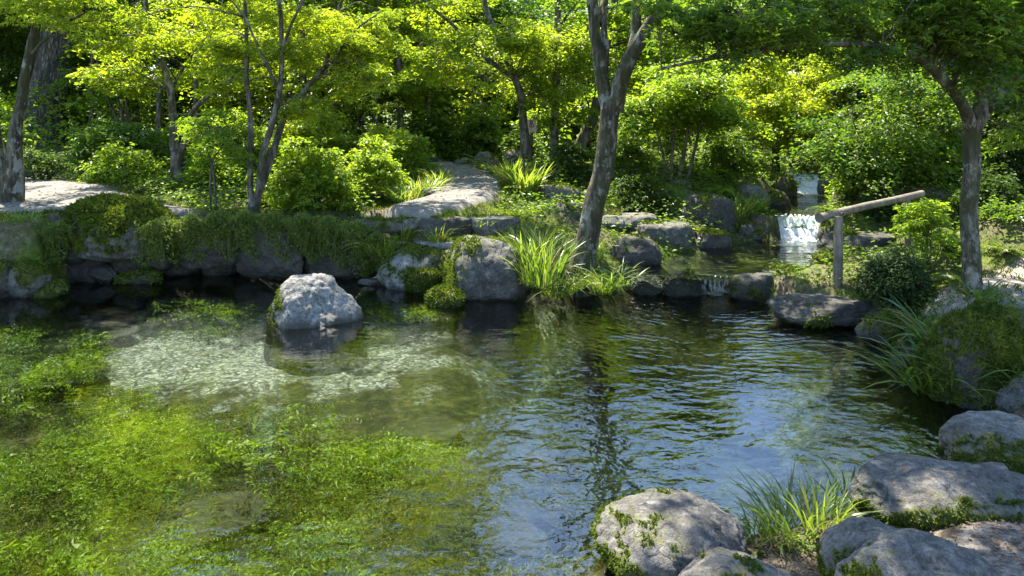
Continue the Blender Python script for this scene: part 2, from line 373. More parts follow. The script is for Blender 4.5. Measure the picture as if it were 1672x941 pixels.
CASC = Gz(1166, 487, 0.)                       # foot of the lower cascade
def water_mat(name, tint, rings=None, amp=1., ior=1.64, absorb=None):
    m, nt, out = new_mat(name); L = nt.links.new
    g = nd(nt, 'ShaderNodeNewGeometry')
    a = tex(nt, 2.6, 3, .5, None, (1., 1.35, 1.), .3)
    b = tex(nt, 9.5, 2, .5, None, (1., 1.3, 1.), .4)
    # calmer towards the left of the pond
    sx = nd(nt, 'ShaderNodeSeparateXYZ'); L(g.outputs['Position'], sx.inputs[0])
    lv = nd(nt, 'ShaderNodeMapRange', i_1=-2.6, i_2=.6, i_3=.16, i_4=1.); L(sx.outputs['X'], lv.inputs[0])
    h = math_n(nt, 'ADD', math_n(nt, 'MULTIPLY', a, .62), math_n(nt, 'MULTIPLY', b, .26))
    if rings is not None:
        mp = nd(nt, 'ShaderNodeMapping', vector_type='POINT'); mp.inputs['Location'].default_value = (-rings[0], -rings[1], 0)
        L(g.outputs['Position'], mp.inputs[0])
        wv = nd(nt, 'ShaderNodeTexWave', wave_type='RINGS', rings_direction='SPHERICAL', i_Scale=2.6, i_Distortion=7.5, i_Detail=3.)
        wv.inputs['Detail Scale'].default_value = 1.6
        L(mp.outputs[0], wv.inputs['Vector'])
        ln = nd(nt, 'ShaderNodeVectorMath', operation='LENGTH'); L(mp.outputs[0], ln.inputs[0])
        fa = nd(nt, 'ShaderNodeMapRange', i_1=.1, i_2=3.6, i_3=.20, i_4=0.); L(ln.outputs['Value'], fa.inputs[0])
        h = math_n(nt, 'ADD', h, math_n(nt, 'MULTIPLY', wv.outputs['Fac'], fa.outputs[0]))
    calm = ramp(nt, [(.36, gray(.35)), (.62, gray(1.))], tex(nt, .9, 3, .5, None, (1., 1.6, 1.)))
    h = math_n(nt, 'MULTIPLY', math_n(nt, 'MULTIPLY', h, lv.outputs[0]), calm.outputs[0])
    bp = nd(nt, 'ShaderNodeBump', i_Strength=1., i_Distance=.034 * amp); L(h, bp.inputs['Height'])
    fr = nd(nt, 'ShaderNodeFresnel', i_IOR=ior); L(bp.outputs[0], fr.inputs['Normal'])
    tr = nd(nt, 'ShaderNodeBsdfTransparent'); tr.inputs[0].default_value = (*tint, 1)
    gl = nd(nt, 'ShaderNodeBsdfGlossy', i_Roughness=.015); gl.inputs['Color'].default_value = (1, 1, 1, 1)
    L(bp.outputs[0], gl.inputs['Normal'])
    mx = nd(nt, 'ShaderNodeMixShader'); L(fr.outputs[0], mx.inputs[0]); L(tr.outputs[0], mx.inputs[1]); L(gl.outputs[0], mx.inputs[2])
    rf = nd(nt, 'ShaderNodeBsdfRefraction', i_Roughness=0., i_IOR=1.12); b2 = nd(nt, 'ShaderNodeBump', i_Strength=1., i_Distance=.035); L(math_n(nt, 'ADD', math_n(nt, 'MULTIPLY', a, .5), math_n(nt, 'MULTIPLY', b, .5)), b2.inputs['Height']); L(b2.outputs[0], rf.inputs['Normal'])
    if absorb:
        m0 = nd(nt, 'ShaderNodeMixShader'); m0.inputs[0].default_value = .22; L(tr.outputs[0], m0.inputs[1]); L(rf.outputs[0], m0.inputs[2]); L(m0.outputs[0], mx.inputs[1])
    L(mx.outputs[0], out.inputs[0])
    if absorb:
        va = nd(nt, 'ShaderNodeVolumeAbsorption', i_Density=absorb[1]); va.inputs['Color'].default_value = (*absorb[0], 1); L(va.outputs[0], out.inputs['Volume'])
    return m
M['water'] = water_mat('pond_water', (1., 1., 1.), CASC, absorb=((.42, .60, .49), .62))
M['stream'] = water_mat('stream_water', (.78, .88, .80), None, 1.2)
def foam_mat():
    m, nt, out = new_mat('white_water'); L = nt.links.new
    at = nd(nt, 'ShaderNodeAttribute', attribute_name='foam')
    n = tex(nt, 30, 4, .7, None, (1.8, .4, .22), .4)
    f = ramp(nt, [(.44, gray(0)), (.60, gray(1))], math_n(nt, 'ADD', math_n(nt, 'MULTIPLY', at.outputs['Fac'], .7), math_n(nt, 'MULTIPLY', math_n(nt, 'SUBTRACT', n, .25), .62)))
    w = nd(nt, 'ShaderNodeBsdfPrincipled', i_Roughness=.35); w.inputs['Base Color'].default_value = (.66, .68, .69, 1)
    bp = nd(nt, 'ShaderNodeBump', i_Strength=1., i_Distance=.025); L(n, bp.inputs['Height'])
    L(bp.outputs[0], w.inputs['Normal'])
    fr = nd(nt, 'ShaderNodeFresnel', i_IOR=1.25); L(bp.outputs[0], fr.inputs['Normal'])
    tr = nd(nt, 'ShaderNodeBsdfTransparent'); tr.inputs[0].default_value = (.85, .92, .9, 1)
    gl = nd(nt, 'ShaderNodeBsdfGlossy', i_Roughness=.06); L(bp.outputs[0], gl.inputs['Normal'])
    mx = nd(nt, 'ShaderNodeMixShader'); L(fr.outputs[0], mx.inputs[0]); L(tr.outputs[0], mx.inputs[1]); L(gl.outputs[0], mx.inputs[2])
    m2 = nd(nt, 'ShaderNodeMixShader'); L(f.outputs[0], m2.inputs[0]); L(mx.outputs[0], m2.inputs[1]); L(w.outputs[0], m2.inputs[2])
    L(m2.outputs[0], out.inputs[0])
    return m
M['foam'] = foam_mat()
def wood_mat(name, a, b, st=(30, 30, 3)):
    m, nt, out = new_mat(name); L = nt.links.new
    tc = nd(nt, 'ShaderNodeTexCoord')
    n = tex(nt, 1., 5, .65, tc.outputs['Object'], st, .6); n2 = tex(nt, 5, 4, .6, tc.outputs['Object'])
    c = ramp(nt, [(.3, a), (.7, b)], n)
    d = ramp(nt, [(.35, gray(.55)), (.6, gray(1))], n2)
    pb = nd(nt, 'ShaderNodeBsdfPrincipled', i_Roughness=.8); L(mixc(nt, 1., c.outputs[0], d.outputs[0], 'MULTIPLY'), pb.inputs['Base Color'])
    bp = nd(nt, 'ShaderNodeBump', i_Strength=.6, i_Distance=.006); L(n, bp.inputs['Height']); L(bp.outputs[0], pb.inputs['Normal'])
    L(pb.outputs[0], out.inputs[0])
    return m
M['log'] = wood_mat('peeled_log', (.085, .068, .05), (.29, .24, .175))
M['shed_board'] = wood_mat('shed_board', (.045, .05, .055), (.10, .11, .12), (8, 8, 1))
M['shed_roof'] = wood_mat('shed_roof', (.04, .035, .03), (.09, .08, .07), (6, 6, 6))
M['fence_board'] = wood_mat('fence_board', (.10, .11, .115), (.20, .21, .215), (8, 8, 1))
M['placard'] = wood_mat('placard', (.55, .42, .36), (.66, .52, .45), (6, 6, 2))
M['ink'] = wood_mat('ink', (.06, .03, .025), (.10, .05, .04), (6, 6, 6))

# ------------------------------------------------------------------ terrain
CP = []
for px, py, z in [(-100, 350, .85), (100, 345, .85), (300, 350, .85), (480, 350, .85), (600, 345, .82), (720, 343, .82), (620, 396, .46), (700, 396, .46), (770, 392, .48), (100, 300, .9), (300, 300, .92),
                  (500, 300, .92), (700, 330, .86), (770, 300, .92), (740, 268, 1.0), (70, 235, 1.28), (215, 240, 1.25), (400, 230, 1.3), (600, 235, 1.25),
                  (640, 420, .35), (720, 400, .45), (780, 420, .35), (860, 400, .42), (900, 440, .28), (950, 440, .3), (1000, 440, .3), (850, 360, .7), (900, 340, .8),
                  (1000, 342, .60), (1090, 352, .55), (1100, 388, .40), (1030, 380, .42), (1000, 405, .36), (1040, 430, .3), (1150, 312, .85), (1100, 300, 1.0), (1220, 335, .60), (1215, 385, .34), (1240, 362, .48), (860, 290, 1.0), (950, 270, 1.1),
                  (1100, 270, 1.2), (1250, 290, 1.0), (1350, 305, .88), (1370, 352, .58), (1345, 402, .31), (1370, 465, .35), (1290, 450, .33), (1340, 480, .26), (1460, 440, .45),
                  (1590, 480, .48), (1440, 540, .02), (1640, 465, .52), (1560, 385, .62), (1650, 350, 1.0), (1500, 300, 1.1), (1400, 406, .38), (1600, 600, .1),
                  (1660, 640, .15), (1640, 750, .12), (1500, 800, .0), (1620, 880, .24), (1300, 900, .02), (1430, 900, .05), (1672, 941, .34)]:
    x, y = Gz(px, py, z); CP.append((x, y, z))
CP += [(0.5, 0, .5), (3, 0, .6), (6, 3, .6), (8, 6, .7), (-3, -2, .4), (-8, 0, .3), (-12, 5, .6), (-10, 10, .9), (-12, 16, 1.1), (10, 12, 1.3), (12, 20, 1.7), (0, 25, 1.4),
       (-10, 25, 1.5), (8, 28, 1.6), (-25, 25, 1.6), (25, 25, 1.9), (0, 45, 2), (40, 45, 2.4), (-40, 45, 2.2), (0, 150, 3), (100, 100, 3), (-100, 100, 3)]
CP = np.array(CP)
def gp(pts, z): return [tuple(Gz(a, b, z)) for a, b in pts]
POND = [(-12, 8.2), (-7.5, 9.0)] + gp([(0, 486), (70, 484), (110, 463), (250, 452), (400, 444), (430, 432), (560, 430), (612, 436), (630, 450), (700, 458), (770, 462), (850, 468), (890, 480), (1000, 478),
             (1040, 476), (1090, 480), (1190, 487), (1250, 497), (1290, 512), (1400, 537), (1440, 560), (1485, 600), (1500, 650), (1600, 668), (1640, 690), (1560, 730),
             (1420, 765), (1380, 810), (1240, 850), (1000, 905)], 0.) + [(.3, 2.9), (-.6, 2.3), (-4, 1.6), (-9, 1.2), (-13, 3)]
POOLS = [(.27, gp([(1040, 446), (1090, 452), (1140, 455), (1192, 455), (1250, 447), (1290, 440), (1330, 428), (1345, 410), (1342, 393), (1262, 393), (1200, 398), (1130, 411), (1085, 416), (1070, 430)], .27)),
         (.58, gp([(1262, 354), (1337, 354), (1350, 340), (1342, 317), (1286, 316), (1272, 325), (1252, 340)], .58)),
         (.92, gp([(1286, 285), (1336, 286), (1336, 279), (1300, 273), (1255, 271), (1262, 277)], .92))]
# cascades: lip point, foot point, half width, level at the lip, level at the foot
FALLS = [(Gz(1165, 452, .27), Gz(1166, 478, 0.), .22, .27, 0.), (Gz(1303, 352, .58), Gz(1305, 394, .27), .33, .58, .27), (Gz(1311, 285, .92), Gz(1311, 318, .58), .33, .92, .58),
         (Gz(1062, 446, .27), Gz(1052, 476, 0.), .10, .25, 0.)]
PATH = gp([(-140, 352), (-140, 300), (40, 292), (150, 302), (235, 322), (330, 338), (430, 337), (560, 338), (620, 334), (690, 318), (726, 300), (732, 286)], .88) + \
       gp([(712, 275), (695, 266.5), (735, 265.5), (803, 281), (818, 296), (806, 310), (760, 322), (700, 331)], .97) + gp([(620, 338), (560, 341), (480, 345), (330, 348), (290, 349), (100, 344)], .86)
PATH2 = gp([(1530, 474), (1570, 462), (1640, 452), (1760, 440), (1780, 478), (1650, 484), (1580, 483)], .5)

def terrain(x, y, attrs=False):
    x = np.asarray(x, float); y = np.asarray(y, float)
    num = np.zeros(x.shape); den = np.zeros(x.shape)
    for cx, cy, cz in CP:
        w = 1 / ((x - cx) ** 2 + (y - cy) ** 2 + .02) ** 1.4
        num += w * cz; den += w
    h0 = num / den
    pp = np.stack([x, y, np.zeros_like(x)], -1)
    h = h0 + .05 * fbm(pp * .9, 3) + .02 * fbm(pp * 4 + 9, 2)
    dp = sdf(PATH, x, y)
    zp = .835 + .022 * (y - 9.8)               # the path runs on an even grade
    kp = smooth(.12, -.15, dp)
    h = h * (1 - kp) + zp * kp
    for lv, poly in POOLS:
        d = sdf(poly, x, y)
        ins = lv - .05 - np.minimum(.14, .5 * np.maximum(-d, 0)) + .02 * fbm(pp * 5, 2)
        k = smooth(.0, .34, d)
        h = np.where(d < 0, ins, np.where(d < .34, (lv - .05) * (1 - k) + np.maximum(h, lv + .06) * k, h))
    d = sdf(POND, x, y)
    depth = .40 + .85 * smooth(-.9, 1.2, x) * smooth(3.2, 4.6, y) + .08 * fbm(pp * .8 + 3, 2)
    ins = -np.minimum(depth, .05 + .75 * np.maximum(-d, 0)) + .03 * fbm(pp * 3, 3)
    k = smooth(0., .24, d)
    h = np.where(d < 0, ins, np.where(d < .24, -.05 * (1 - k) + h * k, h))
    for a, b, hw, za, zb in FALLS:
        e = b - a; L2 = e @ e
        t = ((x - a[0]) * e[0] + (y - a[1]) * e[1]) / L2
        off = np.abs((x - a[0]) * e[1] - (y - a[1]) * e[0]) / math.sqrt(L2)
        s = za - .07 + (zb - za) * smooth(.1, .9, t)
        msk = (t > -.3) & (t < 1.1) & (off < hw)
        h = np.where(msk, np.minimum(h, s), h)
    if not attrs: return h
    bed = np.clip(np.maximum(smooth(.05, -.05, d), np.max([smooth(.05, -.05, sdf(q, x, y)) for _, q in POOLS], axis=0)), 0, 1)
    # pale gravel stretch of the pond bed
    gr = sdf(gp([(150, 560), (330, 505), (470, 500), (620, 500), (690, 522), (735, 575), (670, 612), (560, 640), (420, 655), (260, 650), (200, 620)], -.45), x, y)
    pale = .5 - np.clip(gr * .38, -.5, .5)
    gr2 = sdf(gp([(640, 540), (960, 500), (1000, 560), (900, 640), (700, 600)], -.4), x, y)
    pale = np.maximum(pale, .17 - np.clip(gr2 * .4, -.22, .3))
    moss = .52 + .35 * fbm(pp * .7 + 5, 3) + .12 * smooth(14, 24, y) - .45 * smooth(5.6, 4.8, y) * smooth(.2, .8, x)
    sand = np.clip(.95 - np.maximum(sdf(PATH2, x, y), 0) * 3, 0, 1)
    sand = np.maximum(sand, np.clip(1.0 - np.maximum(sdf(gp([(1480, 900), (1560, 850), (1600, 800), (1900, 780), (2000, 1300), (1400, 1400), (1480, 1000)], .35), x, y), 0) * 3, 0, 1) * .5)
    sand = np.maximum(sand, np.clip(1.0 - np.maximum(sdf(gp([(540, 362), (600, 352), (790, 350), (820, 356), (790, 372), (690, 392), (600, 394), (565, 376)], .62), x, y), 0) * 4, 0, 1) * .36)
    sand = np.maximum(sand, np.clip(1.0 - np.maximum(sdf(gp([(-100, 341), (-100, 300), (130, 298), (240, 330), (290, 344), (150, 343)], .87), x, y), 0) * 4, 0, 1) * .7)
    return h, dict(bed=bed, pale=pale, moss=moss, sand=sand)
def hz(x, y): return float(terrain(np.array([x]), np.array([y]))[0])
def ground_at(px, D):                          # ground point seen in column px at distance D
    x = (px - CX) / F * D
    return np.array([x, D, hz(x, D)])

def axis(lo, hi, step, far_lo, far_hi):
    c = list(np.arange(lo, hi + 1e-6, step)); s = step; v = hi
    while v < far_hi: s *= 1.22; v += s; c.append(v)
    s = step; v = lo
    while v > far_lo: s *= 1.22; v -= s; c.insert(0, v)
    return np.array(c)
ax = axis(-8, 8, .075, -190, 190); ay = axis(1.5, 15.5, .075, -30, 220)
gx, gy = np.meshgrid(ax, ay)
gh, gat = terrain(gx, gy, True)
nx, ny = len(ax), len(ay)
ii = (np.arange(ny - 1)[:, None] * nx + np.arange(nx - 1)[None, :]).ravel()
me = mesh_np('ground', np.stack([gx, gy, gh], -1).reshape(-1, 3), np.stack([ii, ii + 1, ii + nx + 1, ii + nx], 1), None, M['ground'], True,
             {k: ('POINT', v) for k, v in gat.items()})
tag(link('ground', me), kind='structure')

def draped(name, poly, mat, step=.05, margin=.12):
    poly = np.array(poly); lo = poly.min(0) - margin; hi = poly.max(0) + margin
    xs = np.arange(lo[0], hi[0], step); ys = np.arange(lo[1], hi[1], step)
    X, Y = np.meshgrid(xs, ys)
    pp = np.stack([X, Y, np.zeros_like(X)], -1)
    d = sdf(poly, X, Y) + .16 * fbm(pp * 1.6, 3)
    Z = terrain(X, Y) + .016 - np.maximum(d, 0) * .6 - .02 * smooth(-.3, .1, d)
    n = len(xs); keep = d < margin
    i = (np.arange(len(ys) - 1)[:, None] * n + np.arange(n - 1)[None, :])
    kq = keep[:-1, :-1] & keep[1:, :-1] & keep[:-1, 1:] & keep[1:, 1:]
    i = i[kq]
    q = np.stack([i, i + 1, i + n + 1, i + n], 1)
    used, inv = np.unique(q, return_inverse=True)
    me = mesh_np(name, np.stack([X, Y, Z], -1).reshape(-1, 3)[used], inv.reshape(-1, 4), None, mat)
    return tag(link(name, me), kind='structure')
draped('path', PATH, M['path'])

# ------------------------------------------------------------------ water
def water_plane(name, poly, z, mat, grow, deep=0.):
    poly = np.array(poly); c = poly.mean(0)
    n = len(poly); out = []
    area = sum(poly[k][0] * poly[(k + 1) % n][1] - poly[(k + 1) % n][0] * poly[k][1] for k in range(n))
    for k in range(n):
        e = norm(poly[(k + 1) % n] - poly[k]) + norm(poly[k] - poly[k - 1])
        nrm = norm(np.array([e[1], -e[0]])) * (1 if area > 0 else -1)
        out.append(poly[k] + nrm * grow)
    import bmesh
    bm = bmesh.new()
    f = bm.faces.new([bm.verts.new((p[0], p[1], z)) for p in out])
    if f.normal.z < 0 or area < 0: bmesh.ops.reverse_faces(bm, faces=[f])
    if deep:                                   # a closed body of water down past the bed
        ex = bmesh.ops.extrude_face_region(bm, geom=[f])
        bmesh.ops.translate(bm, vec=(0, 0, -deep), verts=[v for v in ex['geom'] if isinstance(v, bmesh.types.BMVert)])
        bmesh.ops.recalc_face_normals(bm, faces=bm.faces[:])
    bmesh.ops.triangulate(bm, faces=bm.faces[:])
    me = bpy.data.meshes.new(name); bm.to_mesh(me); bm.free(); me.materials.append(mat)
    return tag(link(name, me), kind='structure')
water_plane('pond_water', POND, 0., M['water'], .12, 1.6)
for (lv, poly), g in zip(POOLS, (.07, .1, .1)): water_plane('stream_water', poly, lv, M['stream'], g)

def cascade(a, b, hw, za, zb, label, steps=1, seed=0, foam=.8):
    rng = np.random.RandomState(seed); e = b - a; L = np.linalg.norm(e); e = e / L; s = np.array([e[1], -e[0]])
    nu, nv = 49, 60; mb = MB()
    u = np.linspace(-1, 1, nu); t = np.linspace(-.12, 1.06, nv)
    T, U = np.meshgrid(t, u, indexing='ij')
    tt = np.clip(T, 0, 1)
    if steps == 1: prof = smooth(.0, 1., tt) ** 1.4
    else:
        k = np.minimum(np.floor(tt * steps), steps - 1); f = tt * steps - k
        prof = (k + smooth(.35, .95, f)) / steps
    Z = za + .006 + (zb - za) * prof
    w = hw * (1 + .10 * noise3(np.stack([T * 3, U * 0 + seed, U * 0], -1)))
    X = a[0] + e[0] * T * L + s[0] * U * w; Y = a[1] + e[1] * T * L + s[1] * U * w
    sl = np.clip(np.gradient(prof, axis=0) * nv * .7, 0, 1)
    nz = fbm(np.stack([U * 6 * hw / .25 + seed, T * 1.6, T * 0], -1), 4, .65)
    Z = Z + nz * .05 * (.25 + sl)
    X = X - e[0] * nz * .07 * sl; Y = Y - e[1] * nz * .07 * sl
    A = np.clip((.10 + .35 * foam + 1.1 * nz * foam + foam * sl if steps > 1 else .06 + 2.0 * nz * foam + .42 * foam * sl) + .9 * smooth(.8, 1., T) * foam, 0, 1) * (1 - .5 * smooth(.75, 1., np.abs(U)))
    i = (np.arange(nv - 1)[:, None] * nu + np.arange(nu - 1)[None, :]).ravel()
    mb.add(np.stack([X, Y, Z], -1).reshape(-1, 3), np.stack([i, i + 1, i + nu + 1, i + nu], 1), None, A.ravel())
    # churned foam at the foot
    nr, na = 10, 28
    rr = np.linspace(0, 1, nr)[:, None] * np.ones(na); aa = np.linspace(0, 2 * math.pi, na, endpoint=False)[None, :] * np.ones((nr, 1))
    c = b + e * hw * .35
    jag = 1 + .25 * np.sin(aa * 3 + seed) + .15 * np.sin(aa * 7)
    X = c[0] + np.cos(aa) * rr * hw * 1.25 * jag; Y = c[1] + np.sin(aa) * rr * hw * .95 * jag
    Z = zb + .008 + .05 * (1 - rr) * (1 + 1.2 * fbm(np.stack([X * 12, Y * 12, X * 0], -1), 2))
    i = (np.arange(nr - 1)[:, None] * na + np.arange(na)[None, :]); j = (np.arange(nr - 1)[:, None] * na + (np.arange(na)[None, :] + 1) % na)
    mb.add(np.stack([X, Y, Z], -1).reshape(-1, 3), np.stack([i, j, j + na, i + na], -1).reshape(-1, 4), None, (np.clip(1.02 - rr ** .8 * 1.0, 0, 1) * foam).ravel())
    # droplets
    n = int(160 * hw / .2)
    c3 = np.stack([c[0] + rng.normal(0, hw * .55, n), c[1] + rng.normal(0, .09, n), zb + .02 + np.abs(rng.normal(0, .05, n))], 1)
    r = rng.uniform(.002, .006, n)
    o = np.array([[1, 0, 0], [-.5, .87, 0], [-.5, -.87, 0], [0, 0, 1.2]])
    v = (c3[:, None, :] + o[None] * r[:, None, None]).reshape(-1, 3)
    k = np.arange(n)[:, None, None] * 4
    tri = (k + np.array([[0, 1, 3], [1, 2, 3], [2, 0, 3]])[None]).reshape(-1, 3)
    mb.add(v, None, tri, np.full(len(v), 1.2))
    o = mb.obj('cascade', M['foam'], None, (a[0], a[1], zb), True, 'foam')
    return tag(o, label, 'waterfall', 'cascades along the stream')
cascade(*FALLS[0], 'small clear cascade spilling between two lip rocks into the pond', 1, 1, .98)
cascade(*FALLS[1], 'middle white cascade tumbling over two steps behind the log rail', 2, 2, .95)
cascade(*FALLS[2], 'farthest white rapids below the yellow maple upstream', 3, 3, .95)
cascade(*FALLS[3], 'thin trickle over the dark wet lip rock beside the forked tree', 1, 4, .3)

# ------------------------------------------------------------------ rocks
import bmesh
_ico = {}
def ico(s):
    if s not in _ico:
        bm = bmesh.new(); bmesh.ops.create_icosphere(bm, subdivisions=s, radius=1)
        _ico[s] = (np.array([v.co[:] for v in bm.verts]), np.array([[v.index for v in f.verts] for f in bm.faces])); bm.free()
    return _ico[s]
def rock(l, r, top, base, label, D=None, zb=0., dr=.8, moss=.3, mat='rock_gray', sub=5, seed=None, flat=0., lean=0., soft=20., rough=1., name='boulder', group=None, fuzz=1., bury=.3, taper=.0, droopy=0., mdir=(0, 0, .30)):
    seed = seed if seed is not None else int(l * 7 + top * 3) % 9973
    rng = np.random.RandomState(seed)
    if D is None:
        Df = (H - zb) * F / (base - HY); w0 = (r - l) / F * Df
        D = Df + w0 * dr * .5
    w = (r - l) / F * D; dep = w * dr
    zb = H - (D - dep * .5) * (base - HY) / F
    zt = H - D * (top - HY) / F
    zt = max(zt, zb + .05)
    x0 = ((l + r) / 2 - CX) / F * D
    V, T = ico(sub)
    npl = rng.randint(9, 14)
    pn = norm(rng.normal(size=(npl, 3))); pd = rng.uniform(.66, .95, npl)
    extra = [(0, 0, 1., .9 - .4 * flat), (0, 0, -1., .8)]
    if flat: extra += [(1, 0, 0, .93), (-1, 0, 0, .93), (.1, -1, .1, .92), (0, 1, 0, .92)]
    pn = np.vstack([pn] + [norm(np.array([e[:3]], float)) for e in extra]); pd = np.concatenate([pd, [e[3] for e in extra]])
    dots = np.maximum(V @ pn.T, 1e-4)
    rad = pd[None, :] / dots
    rad = np.minimum(rad, 4.)
    rr = (np.sum(rad ** -soft, 1) + 1.02 ** -soft) ** (-1 / soft)
    p = V * rr[:, None]
    off = rng.uniform(0, 50, 3)
    p = p + norm(V) * (rough * (.10 * fbm(p * 1.6 + off, 4) + .042 * fbm(p * 6 + off, 4, .6) - .035 * (1 - np.abs(fbm(p * 2.4 + off + 7, 3))) ** 4))[:, None]
    p -= (p.max(0) + p.min(0)) / 2; p /= (p.max(0) - p.min(0)) / 2
    hgt = (zt - zb) * (1 + bury)
    if taper: p[:, :2] *= (1 - taper * (p[:, 2:3] * .5 + .5)); p[:, 0] /= np.abs(p[:, 0]).max(); p[:, 1] /= np.abs(p[:, 1]).max()
    p[:, 0] += lean * (p[:, 2] * .5 + .5) * (1 - np.abs(p[:, 0]) * .5)
    p[:, 0] -= (p[:, 0].max() + p[:, 0].min()) / 2; p[:, 0] /= np.abs(p[:, 0]).max()
    p = p * np.array([w / 2, dep / 2, hgt / 2])
    p[:, 2] += hgt / 2 - (zt - zb) * bury
    loc = np.array([x0, D, zb])
    for _ in range(4):                         # fit the visible outline to the extents measured in the photo
        Y = p[:, 1] + D; sx_ = (p[:, 0] + x0) / Y * F + CX; sy_ = HY + (H - p[:, 2] - zb) / Y * F
        sc_ = (r - l) / (sx_.max() - sx_.min()); p[:, 0] *= sc_
        x0 += ((l + r) / 2 - (sx_.max() + sx_.min()) / 2) / F * D
        k_ = int(np.argmin(sy_)); want = H - (top - HY) / F * Y[k_] - zb
        pos = p[:, 2] > 0
        p[pos, 2] *= np.clip(max(want, .04) / max(p[k_, 2], .02), .5, 1.6)
    loc = np.array([x0, D, zb])
    # vertex normals for the moss mask
    fn = np.cross(p[T[:, 1]] - p[T[:, 0]], p[T[:, 2]] - p[T[:, 0]])
    vn = np.zeros_like(p)
    for k in range(3): np.add.at(vn, T[:, k], fn)
    vn = norm(vn)
    mo = (moss - .5) * 1.15 + .395 + vn @ np.array(mdir, float) + .62 * fbm((p + loc) * 2.6 + 4, 4) - .16 * fbm((p + loc) * 9, 2)
    mo = np.clip(mo, 0, 1)
    if moss <= 0: mo[:] = 0
    me = mesh_np(name, p, None, T, M[mat], True, {'moss': ('POINT', mo)})
    o = link(name, me, None, loc); tag(o, label, 'rock', group)
    if moss > 0 and fuzz > 0:
        fa = np.linalg.norm(fn, axis=1) / 2; fm = mo[T].mean(1)
        wgt = fa * (fm > .5) * (p[T].mean(1)[:, 2] > .0)
        if wgt.sum() > 1e-4:
            sz = .0030 * D ** .8
            n = int(min(15000, wgt.sum() * fuzz * 1.6 / (sz * sz * 1.2)))
            if n > 20:
                f = rng.choice(len(T), n, p=wgt / wgt.sum())
                a, b = rng.rand(2, n); sw = a + b > 1; a[sw] = 1 - a[sw]; b[sw] = 1 - b[sw]
                q = p[T[f, 0]] + (p[T[f, 1]] - p[T[f, 0]]) * a[:, None] + (p[T[f, 2]] - p[T[f, 0]]) * b[:, None]
                nn = norm(fn[f])
                d = norm(nn * .7 + rng.normal(0, .65, (n, 3)) - np.array([0, 0, .15 + droopy]))
                nrm = norm(np.cross(d, rng.normal(size=(n, 3))))
                pt = q - nn * sz * .3
                ln = sz * rng.uniform(1.2, 3.2, n) * (1 + 1.5 * droopy)
                tint = np.clip(.45 + .8 * fbm((q + loc) * 5, 3) + rng.normal(0, .2, n), 0, 1)
                mm = leaf_mesh('moss', pt, d, nrm, ln, .26, tint, M['moss_fuzz'])
                tag(link('moss', mm, o), kind='stuff')
    return o

EDGE = 'rocks edging the pool'
# left retaining wall
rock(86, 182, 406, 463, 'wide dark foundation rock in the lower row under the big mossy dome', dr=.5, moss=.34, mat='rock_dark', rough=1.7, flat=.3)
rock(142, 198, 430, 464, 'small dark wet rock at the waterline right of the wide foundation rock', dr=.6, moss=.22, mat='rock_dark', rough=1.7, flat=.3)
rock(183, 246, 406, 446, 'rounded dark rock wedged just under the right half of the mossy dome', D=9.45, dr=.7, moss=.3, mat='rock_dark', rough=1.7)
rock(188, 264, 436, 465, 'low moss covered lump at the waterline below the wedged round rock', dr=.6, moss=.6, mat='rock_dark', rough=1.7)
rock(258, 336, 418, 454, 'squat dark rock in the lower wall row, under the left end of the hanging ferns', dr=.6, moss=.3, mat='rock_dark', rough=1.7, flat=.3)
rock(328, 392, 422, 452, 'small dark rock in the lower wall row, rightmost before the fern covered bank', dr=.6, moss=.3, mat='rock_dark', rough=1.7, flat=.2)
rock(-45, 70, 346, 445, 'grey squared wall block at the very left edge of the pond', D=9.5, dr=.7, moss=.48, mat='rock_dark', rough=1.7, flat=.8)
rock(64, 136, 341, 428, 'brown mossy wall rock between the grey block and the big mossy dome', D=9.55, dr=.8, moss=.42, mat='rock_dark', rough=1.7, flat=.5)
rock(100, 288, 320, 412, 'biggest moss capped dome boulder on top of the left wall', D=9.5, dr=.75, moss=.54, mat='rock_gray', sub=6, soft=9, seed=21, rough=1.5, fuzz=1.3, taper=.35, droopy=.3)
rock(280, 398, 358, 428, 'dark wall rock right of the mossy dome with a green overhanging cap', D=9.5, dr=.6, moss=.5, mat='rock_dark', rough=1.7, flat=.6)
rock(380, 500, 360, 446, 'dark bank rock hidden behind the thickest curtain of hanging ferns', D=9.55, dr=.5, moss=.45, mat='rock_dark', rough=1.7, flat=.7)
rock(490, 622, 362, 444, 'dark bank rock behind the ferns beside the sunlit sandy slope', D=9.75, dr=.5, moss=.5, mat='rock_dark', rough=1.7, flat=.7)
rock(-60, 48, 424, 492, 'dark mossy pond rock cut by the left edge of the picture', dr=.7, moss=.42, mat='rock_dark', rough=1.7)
rock(12, 86, 422, 488, 'round mossy pond rock with a pale right flank near the left edge', dr=.8, moss=.5, mat='rock_gray', D=8.75)
rock(56, 112, 460, 488, 'small ginger green mossy stone in the water at the left corner', dr=.8, moss=.7, mat='rock_dark', rough=1.7)
rock(390, 452, 420, 450, 'dark stone at the waterline under the hanging ferns below the maple', dr=.6, moss=.3, mat='rock_dark', flat=.3, rough=1.7)
rock(448, 522, 424, 449, 'low dark stone at the waterline behind the flat pale ledge', dr=.6, moss=.3, mat='rock_dark', flat=.3, rough=1.7)
rock(104, 150, 398, 428, 'small dark stone filling the joint under the left end of the mossy dome', D=9.35, dr=.7, moss=.3, mat='rock_dark', rough=1.7)
rock(236, 282, 404, 436, 'dark stone filling the joint under the right end of the mossy dome', D=9.4, dr=.7, moss=.35, mat='rock_dark', rough=1.7)
